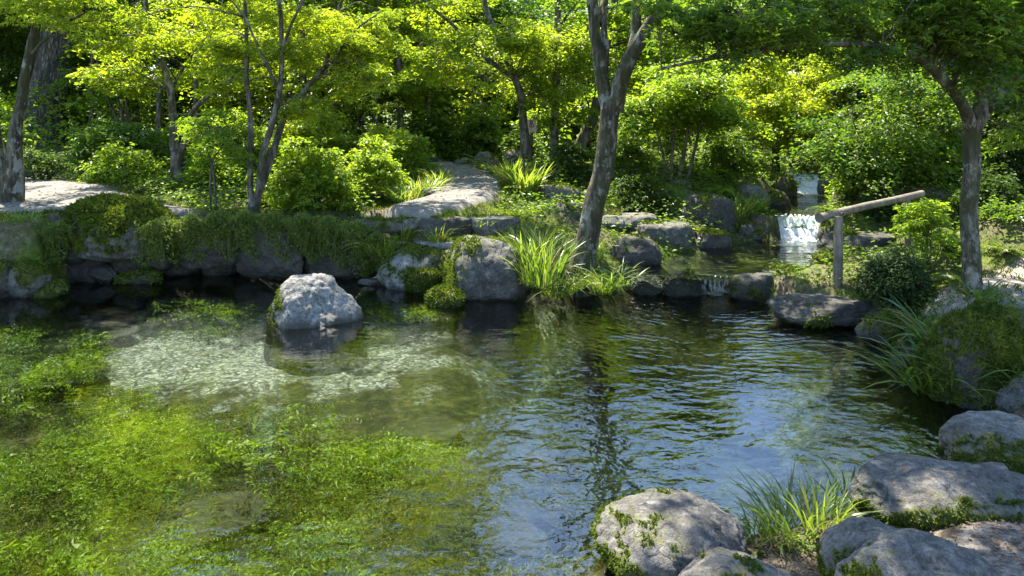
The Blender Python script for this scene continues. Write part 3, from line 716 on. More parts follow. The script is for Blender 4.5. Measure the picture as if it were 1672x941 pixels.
# kerb stones behind the sandy path
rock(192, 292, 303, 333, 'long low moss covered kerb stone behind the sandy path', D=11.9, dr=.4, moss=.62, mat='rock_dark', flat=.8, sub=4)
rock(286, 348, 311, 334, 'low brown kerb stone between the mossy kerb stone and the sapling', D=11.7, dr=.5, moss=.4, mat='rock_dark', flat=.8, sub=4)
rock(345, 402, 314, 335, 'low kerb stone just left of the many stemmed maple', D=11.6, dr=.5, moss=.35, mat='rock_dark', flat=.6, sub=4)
# pond
rock(430, 595, 446, 548, 'pale grey boulder standing alone in the pond', mdir=(-.12, -.1, -.34), bury=1.1, zb=-.04, dr=.85, moss=.47, mat='rock_pale', sub=6, seed=140, taper=.42, lean=-.05, soft=10, rough=1.1)
rock(412, 592, 433, 450, 'flat pale ledge lying level with the water behind the lone boulder', zb=-.01, dr=.35, moss=0., mat='rock_pale', flat=1., bury=1.)
# middle
rock(616, 724, 401, 474, 'pale rock with thick yellow moss, left of the big middle boulder', mdir=(.05, -.1, .22), bury=.6, zb=0., dr=.85, moss=.40, mat='rock_pale', sub=6, seed=33, soft=9)
rock(662, 722, 440, 478, 'moss cushion bulging from the front of the pale mossy rock', zb=0., dr=.8, moss=.8, mat='rock_dark', fuzz=1.5)
rock(722, 868, 384, 494, 'big grey angular boulder in the middle of the far bank', mdir=(-.32, .0, .05), bury=.6, zb=0., dr=.85, moss=.40, mat='rock_gray', sub=6, seed=52, soft=18, taper=.15)
rock(712, 790, 402, 470, 'small green rock squeezed behind the left side of the big middle boulder', D=9.3, dr=.8, moss=.5, mat='rock_gray')
rock(695, 756, 466, 502, 'low tufted mossy stone at the waterline before the big middle boulder', zb=0., dr=.9, moss=.7, mat='rock_dark', fuzz=1.5)
rock(584, 626, 454, 469, 'small flat wet stone poking out left of the pale mossy rock', zb=-.01, dr=.7, moss=.12, mat='rock_gray', flat=.8)
rock(676, 788, 389, 412, 'flat pale stepping slab above the pale mossy rock', D=9.75, dr=.6, moss=.05, mat='rock_pale', flat=1., name='stone_slab')
rock(682, 772, 353, 396, 'thick mossy step block under the pink sand edge', D=9.9, dr=.5, moss=.36, mat='rock_dark', flat=1., name='step_stone')
rock(575, 690, 356, 378, 'long low step stone with a shaded face left of the thick step block', D=9.85, dr=.3, moss=.3, mat='rock_gray', flat=1., name='step_stone')
rock(764, 850, 352, 386, 'half buried step stone at the right end of the step row', D=10.0, dr=.5, moss=.3, mat='rock_gray', flat=.8, name='step_stone')
rock(872, 950, 300, 332, 'brown lying stone right of the bright strappy clumps', D=12.4, dr=.6, moss=.25, mat='rock_gray', flat=.3, sub=4)
rock(896, 965, 330, 366, 'dark block half behind the forked tree trunk', D=10.6, dr=.7, moss=.3, mat='rock_dark', flat=.6)
# slabs along the upper pool
rock(976, 1075, 347, 384, 'first pale topped slab right of the forked tree', D=10.9, dr=.7, moss=.14, mat='rock_gray', flat=1., name='stone_slab')
rock(1035, 1135, 360, 414, 'middle slab of the row along the upper pool with a dark overhung side', D=10.4, dr=.7, moss=.24, mat='rock_gray', flat=1., name='stone_slab')
rock(1110, 1196, 374, 412, 'last mossy slab of the row, dipping to the upper pool', D=10.5, dr=.7, moss=.36, mat='rock_dark', flat=.9, name='stone_slab')
rock(1108, 1202, 317, 394, 'large dark upright mossy block beside the upper pool', D=11.2, dr=.7, moss=.36, mat='rock_dark', flat=.7, soft=20)
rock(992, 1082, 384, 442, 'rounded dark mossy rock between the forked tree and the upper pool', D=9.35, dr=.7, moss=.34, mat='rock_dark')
rock(1202, 1258, 301, 345, 'pale grey rounded rock left of the third pool', D=12.6, dr=.8, moss=.2, mat='rock_gray')
rock(1246, 1292, 312, 344, 'dark mossy rock right next to the pale grey rounded rock upstream', D=12.7, dr=.8, moss=.42, mat='rock_dark', sub=4)
rock(1262, 1302, 286, 326, 'mossy rock at the foot of the yellow maple by the rapids', D=13.9, dr=.8, moss=.5, mat='rock_dark', sub=4)
rock(1204, 1266, 363, 396, 'low round mossy rock left of the middle cascade', D=11.1, dr=.8, moss=.5, mat='rock_dark')
rock(1228, 1282, 347, 372, 'wet tuft topped rock on the left lip of the middle cascade', D=11.6, dr=.7, moss=.4, mat='rock_dark', sub=4)
rock(1336, 1364, 345, 378, 'small mossy rock on the right lip of the middle cascade', D=11.2, dr=.9, moss=.45, mat='rock_dark', sub=4)
rock(1332, 1372, 368, 404, 'dark rock right of the middle cascade foot, behind the rail post', D=10.7, dr=.8, moss=.35, mat='rock_dark', sub=4)
rock(1334, 1362, 286, 328, 'shaded rock right of the farthest rapids', D=14.0, dr=.9, moss=.35, mat='rock_dark', sub=4)
rock(1340, 1466, 377, 416, 'broad table rock behind the log rail', D=9.9, dr=.6, moss=.26, mat='rock_dark', flat=1.)
rock(1372, 1432, 402, 442, 'lower flat rock between the rail post and the dark dwarf shrub', D=9.2, dr=.7, moss=.2, mat='rock_dark', flat=.9)
rock(1322, 1378, 412, 452, 'mossy rock just left of the rail post', D=8.8, dr=.8, moss=.6, mat='rock_dark')
rock(1244, 1334, 433, 468, 'low mossy rock along the right rim of the upper pool', D=8.75, dr=.7, moss=.5, mat='rock_dark')
# pond lip
rock(1028, 1088, 447, 482, 'black wet lip rock with a fallen leaf beside the grassy tree foot', zb=0., D=8.85, dr=.7, moss=.05, mat='rock_wet')
rock(1080, 1146, 442, 488, 'dark rounded lip rock left of the lower cascade', D=8.75, dr=.7, moss=.2, mat='rock_wet')
rock(1186, 1272, 445, 494, 'brown topped lip rock right of the lower cascade', mdir=(-.1, -.22, -.1), D=8.6, dr=.8, moss=.26, mat='rock_dark', flat=.5)
rock(1252, 1432, 473, 537, 'long flat shore slab with a sunlit top below the rail post', mdir=(0, -.3, -.1), zb=0., dr=.55, moss=.30, mat='rock_dark', flat=.9, sub=6, soft=18)
rock(1418, 1500, 508, 566, 'mossy shore rock between the long flat slab and the sedge mound', zb=0., dr=.7, moss=.5, mat='rock_dark')
rock(1395, 1462, 520, 560, 'small wet shore stone at the right end of the long flat slab', zb=0., dr=.8, moss=.4, mat='rock_dark', rough=1.6)
rock(1452, 1516, 548, 612, 'mossy shore stone in front of the left side of the moss mound', zb=0., dr=.8, moss=.5, mat='rock_dark', rough=1.6)
rock(1486, 1720, 488, 672, 'huge moss covered mound boulder under the right hand tree', zb=0., dr=.6, moss=.66, mat='rock_dark', sub=6, soft=12, fuzz=1.4, droopy=.1, rough=2.2)
rock(1622, 1720, 606, 692, 'dark rock with a yellow moss foot at the right edge of the picture', zb=0., dr=.8, moss=.3, mat='rock_gray')
# foreground
rock(968, 1226, 797, 1010, 'large round grey boulder at the bottom, nearest the pond middle', mdir=(-.42, -.1, -.10), zb=-.03, dr=.85, moss=.52, mat='rock_gray', sub=6, seed=77, soft=8, lean=-.05, rough=1.1)
rock(1080, 1360, 893, 1090, 'grey rock top cut off by the bottom edge beside the round boulder', mdir=(-.35, -.1, -.05), zb=.05, dr=.8, moss=.45, mat='rock_gray', sub=6, soft=9, rough=1.1)
rock(1384, 1760, 738, 900, 'broad sloping grey boulder above the dirt in the lower right', mdir=(-.1, -.25, -.12), zb=.05, dr=.55, moss=.45, mat='rock_gray', sub=6, seed=91, soft=9, lean=-.45, rough=1.2)
rock(1532, 1740, 670, 800, 'grey boulder with mossy shaded face at the right margin', mdir=(-.12, -.30, -.22), zb=.05, dr=.7, moss=.52, mat='rock_gray', sub=6, seed=12, flat=.3)
rock(1562, 1662, 754, 822, 'small wedge shaped grey stone behind the sloping boulder', zb=.2, dr=.7, moss=.1, mat='rock_gray')
rock(1336, 1500, 844, 985, 'grey boulder right of the foreground grass tuft', mdir=(-.3, -.1, -.2), zb=.1, dr=.8, moss=.42, mat='rock_gray', sub=6, soft=9, rough=1.2)
rock(1360, 1680, 862, 1080, 'wide low grey boulder at the bottom right corner beside the dirt', mdir=(-.3, -.1, -.1), zb=.2, dr=.6, moss=.36, mat='rock_gray', sub=6, soft=9, lean=-.3, rough=1.3)
# far side of the path
for l, r, t, b, D, mo, lab in [(738, 778, 258, 279, 16.6, .3, 'grey stone edging the far bend of the path, nearest the shed'), (772, 806, 248, 272, 16.9, .3, 'dark tilted stone behind the path bend'),
                               (798, 826, 256, 278, 15.9, .45, 'mossy stone at the path bend, left of the placard tree'), (686, 728, 252, 270, 17.5, .45, 'mossy stone hidden by leaves where the path disappears'),
                               (822, 862, 244, 268, 16.6, .3, 'grey stone at the foot of the placard tree'), (686, 712, 306, 320, 11.8, .2, 'small dark stone on the inner edge of the path bend'),
                               (1090, 1130, 292, 312, 12.6, .3, 'brown stone under the slim stems behind the mossy block')]:
    rock(l, r, t, b, lab, D=D, dr=.8, moss=mo, mat='rock_dark' if mo > .4 else 'rock_gray', sub=4)

# ------------------------------------------------------------------ trees
def crown_from_pads(rng, name, C, Rr, lmat, L, palm, cover, th, parent, origin, tilt=.25, wr=.30, bias=0.):
    area = math.pi * Rr ** 2
    la = L * L * wr * (1.5 if palm else 1.)
    n = np.maximum((cover * area / la).astype(int), 12)
    tl = rng.normal(0, tilt, (len(C), 2))
    p, d, nn, idx = pad_leaves(rng, C, Rr, th, n, tl)
    N = len(p)
    padt = rng.normal(0, .13, len(C))
    tint = np.clip(.42 + bias + padt[idx] + rng.normal(0, .2, N), 0, 1)
    me = leaf_mesh(name, p - origin, d, nn, L * rng.uniform(.65, 1.3, N), wr, tint, M[lmat], palm)
    return link(name, me, parent), N
TOTAL = 0
def tree(name, px, D, limbs, crowns, lmat, bmat, label, seed=1, palm=False, L=None, cover=.95, th=.085, flare=.6, group=None, wr=.30, rough=.14, bias=0., sides=10, cat='tree'):
    global TOTAL
    rng = np.random.RandomState(seed)
    o = ground_at(px, D)
    root = tag(empty(name, o), label, cat, group)
    mb = MB(); skel = []; srad = []
    for k, (pts, w0, w1) in enumerate(limbs):
        Q = np.array([P(a, b, D + c) for a, b, c in pts])
        if k == 0 or pts[0][1] > 900: pass
        low = (abs(Q[0, 2] - o[2]) < .6)
        if low:
            g = np.array([Q[0, 0], Q[0, 1], hz(Q[0, 0], Q[0, 1]) - .12])
            if Q[0, 2] < g[2] + .2: Q[0] = g
            else: Q = np.vstack([g, Q])
        n = max(8, int(np.linalg.norm(np.diff(Q, axis=0), axis=1).sum() / (.09 if D < 13 else .2)))
        c = catmull(Q, n)
        if not low or True:
            c = c + .02 * np.stack([fbm(c * 1.4 + seed + k, 2), fbm(c * 1.4 + 31 + seed, 2), np.zeros(len(c))], 1) * 2
        r0, r1 = w0 / 2 / F * D, w1 / 2 / F * D
        tube(mb, c, [r0, r1], sides, rough, seed + k, flare if low else 0.)
        skel.append(c); srad.append(np.linspace(r0, r1, len(c)))
    S = np.concatenate(skel); SR = np.concatenate(srad)
    C, Rr = [], []
    for (cx, cy, rx, ry, n, d0, d1, r0, r1) in crowns:
        for _ in range(int(n * .82) + 1):
            while True:
                a, b = rng.normal(0, .58, 2)
                if a * a + b * b <= 2.4: break
            C.append(P(cx + a * rx, cy + b * ry, D + rng.uniform(d0, d1))); Rr.append(rng.uniform(r0, r1) * rng.uniform(.75, 1.45))
    if C:
        C = np.array(C); Rr = np.array(Rr)
        for c in C:                             # a twig from the nearest limb to every spray
            dd = S - c; dist = np.linalg.norm(dd * np.array([1, 1, .8]), axis=1) + np.where(S[:, 2] > c[2] + .1, .5, 0) + SR * 6
            k = int(np.argmin(dist)); a = S[k]
            m1 = a + (c - a) * .5 + np.array([0, 0, .12 * np.linalg.norm(c - a)]) + rng.normal(0, .05, 3)
            q = catmull([a, m1, c + np.array([0, 0, -.02])], 9)
            tr = min(SR[k] * .6, .010 + .006 * np.linalg.norm(c - a))
            tube(mb, q, [tr, .004], 5)
            for _ in range(3):
                e = c + np.array([*(rng.normal(0, .5, 2) * .6), -.05]) * np.array([1, 1, 1]) * .7
                tube(mb, catmull([q[-3], (q[-3] + e) / 2 + np.array([0, 0, .03]), e], 5), [.004, .002], 4)
    t = mb.obj('trunk', M[bmat], root, o)
    if len(C):
        cr, N = crown_from_pads(rng, 'crown', C, Rr, lmat, L or .0058 * D, palm, cover, th, root, o, wr=wr, bias=bias)
        TOTAL += N
    return root

tree('forked_tree', 950, 8.85, [
    ([(948, 446, 0), (955, 410, 0), (965, 370, 0), (974, 318, 0), (985, 262, 0), (993, 205, 0), (999, 165, 0)], 40, 30),
    ([(996, 190, 0), (986, 140, .05), (977, 88, .1), (970, 30, .15), (964, -60, .2), (940, -170, .1), (900, -260, -.2)], 25, 12),
    ([(988, 125, .05), (990, 80, .12), (988, 30, .2), (996, -50, .4), (1010, -180, .6)], 12, 7),
    ([(1000, 180, 0), (1013, 135, -.05), (1030, 92, -.1), (1048, 58, -.15), (1086, 2, -.2), (1140, -80, -.3), (1210, -190, -.5)], 30, 13),
    ([(1030, 92, -.1), (1036, 40, 0), (1040, -60, .1), (1050, -200, .2)], 20, 10),
    ([(985, 40, .2), (975, -60, 1.2), (940, -130, 2.4), (900, -170, 3.2)], 12, 5),
    ([(966, 10, .15), (955, -120, -.3), (930, -330, -1.2), (890, -560, -2.2), (840, -800, -3.0), (760, -980, -3.8)], 16, 5)],
    [(940, -330, 210, 90, 14, -1.3, 1.4, .35, .6), (1150, -300, 210, 90, 12, -1.4, 1.2, .35, .6), (1040, -200, 240, 60, 8, -.6, 1.5, .3, .5), (900, -160, 280, 80, 16, 2.4, 4., .4, .6), (860, -780, 320, 170, 20, -3.9, -2.4, .3, .5), (700, -900, 260, 160, 10, -4.6, -3.4, .3, .45), (1040, -560, 260, 120, 20, -2.8, -1.2, .3, .5), (1075, 18, 60, 22, 5, .3, 1., .25, .35), (1100, 60, 40, 25, 3, .3, 1., .2, .3)],
    'leaf_fresh', 'bark_mossy', 'leaning forked tree with mottled bark among grasses on the far bank of the pond', 3, True, .085, 1.0, flare=.55, sides=16, rough=.2)
tree('slender_tree', 858, 15., [
    ([(860, 285, 0), (858, 250, 0), (855, 205, 0), (850, 160, 0), (841, 128, 0), (826, 92, 0), (812, 58, 0), (797, 22, 0), (780, -40, 0), (760, -140, 0)], 15, 8),
    ([(840, 128, 0), (812, 110, -.2), (784, 85, -.3), (762, 62, -.4), (738, 40, -.5), (700, 8, -.6), (660, -40, -.7)], 9, 4),
    ([(780, 82, -.3), (760, 66, -.3), (735, 66, -.4), (715, 70, -.5)], 4, 2)],
    [(755, 60, 90, 55, 13, -1.3, 1., .4, .6), (880, 75, 75, 60, 18, -1, 1., .4, .6), (720, -70, 110, 60, 12, -1.5, 1.5, .4, .7), (720, 105, 70, 22, 9, -.8, .4, .3, .45), (900, 140, 40, 25, 5, -.6, .4, .3, .4)],
    'leaf_yellow', 'bark_gray', 'slender tree with a long left limb beside the pinkish placard', 5)
tree('straight_tree', 906, 15.6, [
    ([(905, 300, 0), (905, 250, 0), (907, 180, 0), (909, 100, 0), (911, 30, 0), (912, -60, 0), (914, -200, 0)], 15, 9),
    ([(911, 45, 0), (935, 15, .2), (960, -20, .3)], 5, 3), ([(907, 215, 0), (940, 190, .2), (960, 175, .2)], 4, 2)],
    [(890, -60, 60, 40, 6, -1., 1.2, .4, .6), (945, 70, 50, 60, 12, .3, 1.8, .4, .6), (935, 185, 45, 22, 6, -.3, .5, .3, .45)],
    'leaf_fresh', 'bark_gray', 'straight pale trunk left of the forked tree, standing behind it', 6)
tree('leaning_tree', 945, 16.5, [
    ([(940, 262, 0), (955, 222, 0), (970, 190, 0), (980, 150, 0), (985, 100, 0), (1000, 30, 0), (1010, -60, 0)], 22, 12)],
    [(1060, 70, 90, 70, 30, -.6, 1.6, .4, .7), (1050, 40, 70, 40, 8, -.5, 1.5, .4, .6), (1040, 150, 50, 40, 9, 0, 1.2, .35, .5)],
    'leaf_fresh', 'bark_brown', 'dark trunk leaning right, half hidden behind the forked tree', 7)
tree('arching_tree', 1590, 6.95, [
    ([(1588, 486, 0), (1586, 440, 0), (1584, 380, 0), (1585, 300, 0), (1588, 235, 0), (1588, 195, 0)], 28, 26),
    ([(1586, 215, 0), (1574, 178, -.1), (1550, 142, -.2), (1520, 112, -.3), (1480, 88, -.4), (1420, 74, -.5), (1330, 72, -.6), (1240, 82, -.6), (1150, 98, -.6), (1080, 112, -.6)], 21, 4),
    ([(1560, 155, -.1), (1558, 110, .1), (1545, 60, .2), (1520, 10, .3), (1480, -60, .3)], 10, 5),
    ([(1590, 215, 0), (1600, 160, .1), (1606, 100, .1), (1612, 40, .2), (1622, -40, .3), (1640, -140, .3)], 26, 12),
    ([(1592, 210, 0), (1622, 165, .2), (1655, 130, .2), (1700, 90, .3), (1780, 20, .3)], 20, 8),
    ([(1440, 76, -.5), (1400, 40, -.4), (1350, 5, -.3)], 6, 3), ([(1300, 75, -.6), (1240, 40, -.6), (1190, 10, -.6)], 5, 2)],
    [(1230, 38, 150, 32, 20, -1.1, .2, .2, .34), (1430, 28, 170, 34, 26, -1., .9, .22, .4), (1600, 50, 110, 60, 22, -.8, .9, .22, .4), (1500, -90, 300, 70, 28, -1.3, 1.6, .3, .5), (1420, -260, 300, 90, 13, -1., 2., .35, .55), (1750, 60, 90, 90, 14, -.5, 1., .3, .45), (1180, 25, 90, 26, 9, -.8, .2, .2, .3), (1660, 180, 40, 40, 6, -.2, .8, .2, .3)],
    'leaf_mid', 'bark_mossy', 'right hand tree whose long limb arches across the top over the stream', 8, True, .075, .95, sides=14, rough=.16)
tree('multi_stem_maple', 416, 10.3, [
    ([(414, 356, 0), (416, 335, 0), (419, 322, 0)], 21, 19),
    ([(411, 335, 0), (409, 260, .05), (407, 180, .1), (403, 120, .2), (402, 60, .2), (396, -20, .3), (380, -120, .3)], 10, 5),
    ([(417, 335, 0), (427, 270, -.1), (440, 215, -.1), (453, 165, -.15), (458, 120, -.2), (460, 60, -.2), (455, 10, -.3), (440, -80, -.4), (430, -170, -.4)], 12, 5),
    ([(420, 330, 0), (438, 275, .1), (455, 215, .2), (470, 180, .2), (500, 145, .3), (528, 108, .3), (545, 60, .4), (556, 10, .5), (600, -80, .5)], 13, 4),
    ([(456, 150, -.15), (430, 90, -.4), (400, 30, -.6), (360, -20, -.7)], 6, 2), ([(515, 128, .3), (550, 90, .2), (575, 55, 0), (620, 20, -.2)], 6, 2), ([(461, 80, -.2), (480, 30, -.4), (510, -30, -.5)], 6, 3),
    ([(461, 180, 0), (458, 140, .1), (461, 60, .2)], 5, 2)],
    [(450, 30, 150, 50, 18, -.3, 1.0, .28, .5), (560, 75, 90, 48, 11, -.2, 1.0, .25, .45), (370, 95, 70, 40, 9, -.3, 1., .22, .38), (400, -110, 150, 80, 6, -.2, 1.5, .35, .6), (600, 130, 45, 26, 7, -.4, .6, .22, .34), (500, 175, 45, 20, 4, -.3, .6, .2, .3)],
    'leaf_yellow', 'bark_gray', 'multi stemmed maple with slim pale stems on the fern covered bank', 9, True, .062, 1.1, flare=.5, sides=10)
tree('leaning_maple', 290, 13., [
    ([(291, 296, 0), (288, 250, 0), (282, 200, 0), (276, 140, 0), (263, 100, 0), (250, 60, 0), (238, 0, 0), (220, -90, 0)], 15, 6),
    ([(292, 268, -.05), (300, 232, -.1), (312, 186, -.1), (340, 157, -.2), (385, 125, -.3), (430, 104, -.4), (470, 88, -.5)], 11, 4),
    ([(278, 150, 0), (310, 95, .2), (350, 40, .3), (370, -20, .3)], 5, 2)],
    [(240, 50, 120, 55, 15, -1.4, 1.2, .35, .55), (350, 80, 80, 50, 7, -1., 1., .3, .5), (270, -70, 170, 60, 5, -1.4, 1.5, .4, .6), (190, 120, 60, 35, 9, -.8, .8, .3, .45)],
    'leaf_yellow', 'bark_gray', 'maple behind the kerb stones with one limb stretching low to the right', 10)
tree('mossy_tree', 20, 10.75, [
    ([(18, 325, 0), (24, 270, 0), (30, 205, 0), (38, 140, 0), (52, 70, 0), (66, 20, 0), (90, -60, 0), (110, -150, 0)], 19, 10),
    ([(45, 95, 0), (90, 50, -.2), (140, 20, -.3)], 6, 3), ([(60, 40, 0), (40, -20, .2), (10, -90, .3)], 7, 3)],
    [(60, 0, 80, 36, 12, -1.2, .8, .28, .45), (40, -80, 150, 70, 7, -1.3, 1.2, .35, .55), (200, 40, 60, 35, 3, .2, 1.2, .25, .4)],
    'leaf_yellow', 'bark_mossy', 'mossy footed tree leaning right beside the sandy path at the left edge', 11, True, .06, 1.1, flare=1.6, sides=12)
tree('edge_tree', -6, 10.9, [
    ([(4, 322, 0), (-2, 270, 0), (-10, 220, 0), (-20, 120, 0), (-30, 0, 0), (-40, -150, 0)], 24, 16)],
    [(-60, -160, 150, 70, 10, -1., 1., .4, .6), (10, -120, 150, 80, 12, 1.2, 4.2, .28, .5)], 'leaf_mid', 'bark_mossy', 'thick based tree cut off by the left edge next to the mossy footed tree', 12, flare=1.2, sides=12)
tree('old_tree', 75, 20., [
    ([(70, 242, 0), (74, 200, 0), (80, 150, 0), (88, 100, 0), (96, 40, 0), (104, -60, 0), (110, -200, 0)], 62, 44),
    ([(96, 30, 0), (150, -60, .5), (220, -160, .8)], 20, 8)],
    [(90, -170, 260, 110, 18, -3, 3, .7, 1.2), (0, -40, 90, 50, 14, -2, 1, .6, .9), (170, 20, 60, 40, 8, .5, 2, .5, .8)],
    'leaf_mid', 'bark_old', 'massive old trunk with furrowed grey bark in the upper left', 13, L=.14, flare=.35, sides=20, rough=.1)
tree('shadowed_tree', 52, 22., [
    ([(50, 240, 0), (54, 160, 0), (56, 80, 0), (58, 0, 0), (58, -150, 0)], 24, 18)],
    [(40, -120, 160, 90, 12, -2, 2, .7, 1.1), (20, 70, 50, 80, 14, -1, 2, .5, .8)], 'leaf_dark', 'bark_brown', 'dark trunk directly behind the massive old trunk', 14, L=.15)
tree('dark_trunk_tree', 217, 20., [
    ([(220, 248, 0), (219, 200, 0), (217, 140, 0), (214, 60, 0), (212, -20, 0), (208, -180, 0)], 19, 14),
    ([(217, 135, 0), (240, 105, .2), (262, 85, .3)], 6, 3)],
    [(210, -100, 170, 80, 14, -2, 2, .6, 1.), (170, 130, 70, 60, 14, -1, 2, .5, .8), (300, 150, 60, 40, 8, .2, 2, .4, .7)], 'leaf_mid', 'bark_brown', 'upright dark trunk between the old trunk and the leaning maple', 15, L=.13)
tree('slim_stem_clump', 196, 18., [
    ([(198, 225, 0), (180, 170, 0), (162, 115, 0), (155, 70, 0)], 6, 3), ([(203, 228, 0), (196, 180, 0), (182, 120, 0), (168, 70, 0), (160, 20, 0)], 7, 3), ([(207, 225, 0), (206, 170, 0), (215, 120, 0), (232, 85, 0)], 5, 2)],
    [(175, 55, 60, 40, 14, -.8, .8, .4, .6), (160, 140, 40, 35, 7, -.5, .8, .35, .5)], 'leaf_mid', 'twig', 'clump of three slim stems just left of the upright dark trunk', 16)
tree('sapling', 352, 10.25, [
    ([(354, 352, 0), (350, 310, 0), (345, 268, 0), (336, 236, 0), (328, 205, 0)], 4.5, 2), ([(345, 275, 0), (362, 240, .1), (378, 215, .1)], 3, 1.5)],
    [(345, 215, 48, 30, 12, -.5, .5, .16, .28), (375, 255, 25, 18, 4, -.3, .4, .14, .2)], 'leaf_fresh', 'twig', 'thin dark sapling left of the many stemmed maple', 17, True, .05, 1., flare=.2)
tree('yellow_maple', 1270, 15.8, [
    ([(1266, 286, 0), (1267, 262, 0), (1268, 248, 0)], 14, 11),
    ([(1263, 280, 0), (1262, 230, 0), (1256, 195, 0), (1250, 160, 0)], 5, 2.5), ([(1267, 255, 0), (1270, 215, 0), (1268, 170, 0), (1262, 130, 0)], 6, 2.5),
    ([(1270, 255, 0), (1280, 222, .1), (1292, 180, .2), (1306, 140, .2), (1318, 112, .2)], 6, 2.5), ([(1281, 236, 0), (1300, 214, -.2), (1330, 190, -.3), (1355, 172, -.3)], 4, 2), ([(1271, 240, 0), (1284, 190, -.2), (1290, 140, -.3)], 4, 2)],
    [(1295, 160, 95, 66, 72, -1.1, 1.1, .28, .5), (1375, 145, 60, 42, 24, -.8, .8, .3, .45), (1230, 125, 45, 28, 10, -.7, .7, .3, .4), (1340, 210, 40, 15, 6, -.6, .5, .25, .35)],
    'leaf_yellow', 'bark_brown', 'glowing yellow green maple above the farthest rapids', 18, L=.085, bias=.34)
tree('multi_stem_tree', 1108, 12.7, [
    ([(1098, 306, 0), (1096, 260, 0), (1100, 215, 0), (1098, 160, 0), (1090, 110, 0)], 6, 3), ([(1105, 306, 0), (1116, 250, .1), (1122, 200, .1), (1116, 150, .1), (1112, 90, .2)], 7, 3),
    ([(1114, 308, 0), (1130, 260, 0), (1140, 215, -.1), (1150, 170, -.2), (1175, 130, -.3)], 6, 3), ([(1092, 304, 0), (1082, 250, -.1), (1070, 210, -.2), (1058, 180, -.2)], 5, 2)],
    [(1110, 165, 80, 48, 36, -1., 1.2, .3, .5), (1170, 195, 55, 45, 18, -.7, 1., .3, .45), (1052, 185, 40, 36, 10, -.6, .8, .28, .42), (1150, 120, 60, 26, 10, -.5, 1., .3, .45)],
    'leaf_fresh', 'twig', 'young tree of several slim stems behind the big mossy block', 19)
tree('dark_leaved_tree', 1437, 11.6, [
    ([(1440, 322, 0), (1434, 285, 0), (1427, 240, 0), (1424, 190, 0), (1420, 140, 0)], 6, 3), ([(1438, 300, 0), (1452, 255, .1), (1464, 200, .2), (1470, 150, .2)], 5, 2.5), ([(1436, 290, 0), (1410, 240, -.1), (1392, 200, -.2)], 4, 2)],
    [(1440, 200, 100, 75, 48, -1.1, 1.2, .26, .46), (1400, 255, 50, 32, 14, -.9, .6, .25, .4), (1500, 255, 50, 40, 16, -.7, .8, .25, .4), (1480, 135, 80, 35, 18, -.7, 1., .3, .45)],
    'leaf_mid', 'twig', 'dense dark leaved small tree above the log rail', 20, th=.13)
tree('broken_trunk_tree', 655, 18.5, [
    ([(654, 240, 0), (653, 190, 0), (652, 130, 0), (650, 80, 0), (646, 0, 0), (640, -120, 0)], 13, 9), ([(653, 120, 0), (668, 90, .2), (690, 60, .4)], 6, 3)],
    [(640, 145, 55, 28, 14, -1, .6, .35, .55), (650, -60, 130, 60, 10, -1.5, 1.5, .5, .8), (660, 60, 80, 45, 18, .3, 1.8, .45, .7), (690, 110, 40, 30, 7, -.5, .6, .35, .5)],
    'leaf_yellow', 'bark_brown', 'dark trunk with a low yellow spray, left of the shed', 21)

def simple_tree(name, px, D, top, w0, crowns_n, lmat, bmat, label, seed, lean=0., spread=1.6, zlo=1.6, rr=(.6, 1.1), th=.11, L=None, group=None):
    """background tree: upright trunk, several limbs, loose layered crown"""
    global TOTAL
    rng = np.random.RandomState(seed); o = ground_at(px, D); root = tag(empty(name, o), label, 'tree', group)
    mb = MB(); Ht = top - o[2]
    tr = w0 / 2 / F * D
    ln = np.array([lean, rng.normal(0, .03), 1.])
    pts = [np.array([0, 0, -.2]) + ln * np.array([1, 1, 0]) * 0, *[np.array([ln[0] * t * Ht + .12 * rng.normal() * t, ln[1] * t * Ht, t * Ht]) for t in (.2, .45, .7, .95)]]
    c = catmull(pts, 26); tube(mb, c, [tr, tr * .35], 9, .12, seed, .5)
    C, Rr = [], []
    for k in range(crowns_n):
        t = rng.uniform(0, 1); z = zlo + (Ht - zlo) * t
        prof = math.sin(math.pi * min(.98, .12 + .88 * (1 - t) ** .8 * .9)) * .75 + .35
        a = rng.uniform(0, 2 * math.pi); q = spread * prof * math.sqrt(rng.uniform(.12, 1))
        C.append([ln[0] * z + math.cos(a) * q, ln[1] * z + math.sin(a) * q, z + rng.normal(0, .1)]); Rr.append(rng.uniform(*rr))
    C = np.array(C); Rr = np.array(Rr)
    for p in C:
        dd = np.linalg.norm(c - (p - np.array([0, 0, .5 * np.linalg.norm(p[:2] - ln[:2] * p[2])])), axis=1); a = c[int(np.argmin(dd))]
        tube(mb, catmull([a, (a + p) / 2 + np.array([0, 0, .15]), p], 7), [min(tr * .4, .035), .008], 5)
    mb.obj('trunk', M[bmat], root, (0, 0, 0))
    cr, N = crown_from_pads(rng, 'crown', C, Rr, lmat, L or .0062 * D, False, .8, th, root, np.zeros(3))
    TOTAL += N
    return root
def copy_tree(src, px, D, s, rot, label, group=None):
    r = src.copy(); COL.objects.link(r); r.location = [float(v) for v in ground_at(px, D)]
    r.scale = (s, s, s); r.rotation_euler = (0, 0, rot); r['label'] = label
    if group: r['group'] = group
    for ch in src.children:
        c = ch.copy(); COL.objects.link(c); c.parent = r
    return r
G_BG = 'trees of the wood behind the garden'
A = simple_tree('woodland_tree', 330, 23., 6.6, 16, 32, 'leaf_fresh', 'bark_brown', 'bright woodland tree showing behind the limb of the leaning maple', 41, .02, 1.9, 1.6, group=G_BG)
B = simple_tree('dense_tree', 530, 24., 6.8, 15, 44, 'leaf_dark', 'bark_brown', 'dark dense tree behind the pale azalea mounds', 42, -.02, 2.1, .9, (.6, 1.0), .25, group=G_BG)
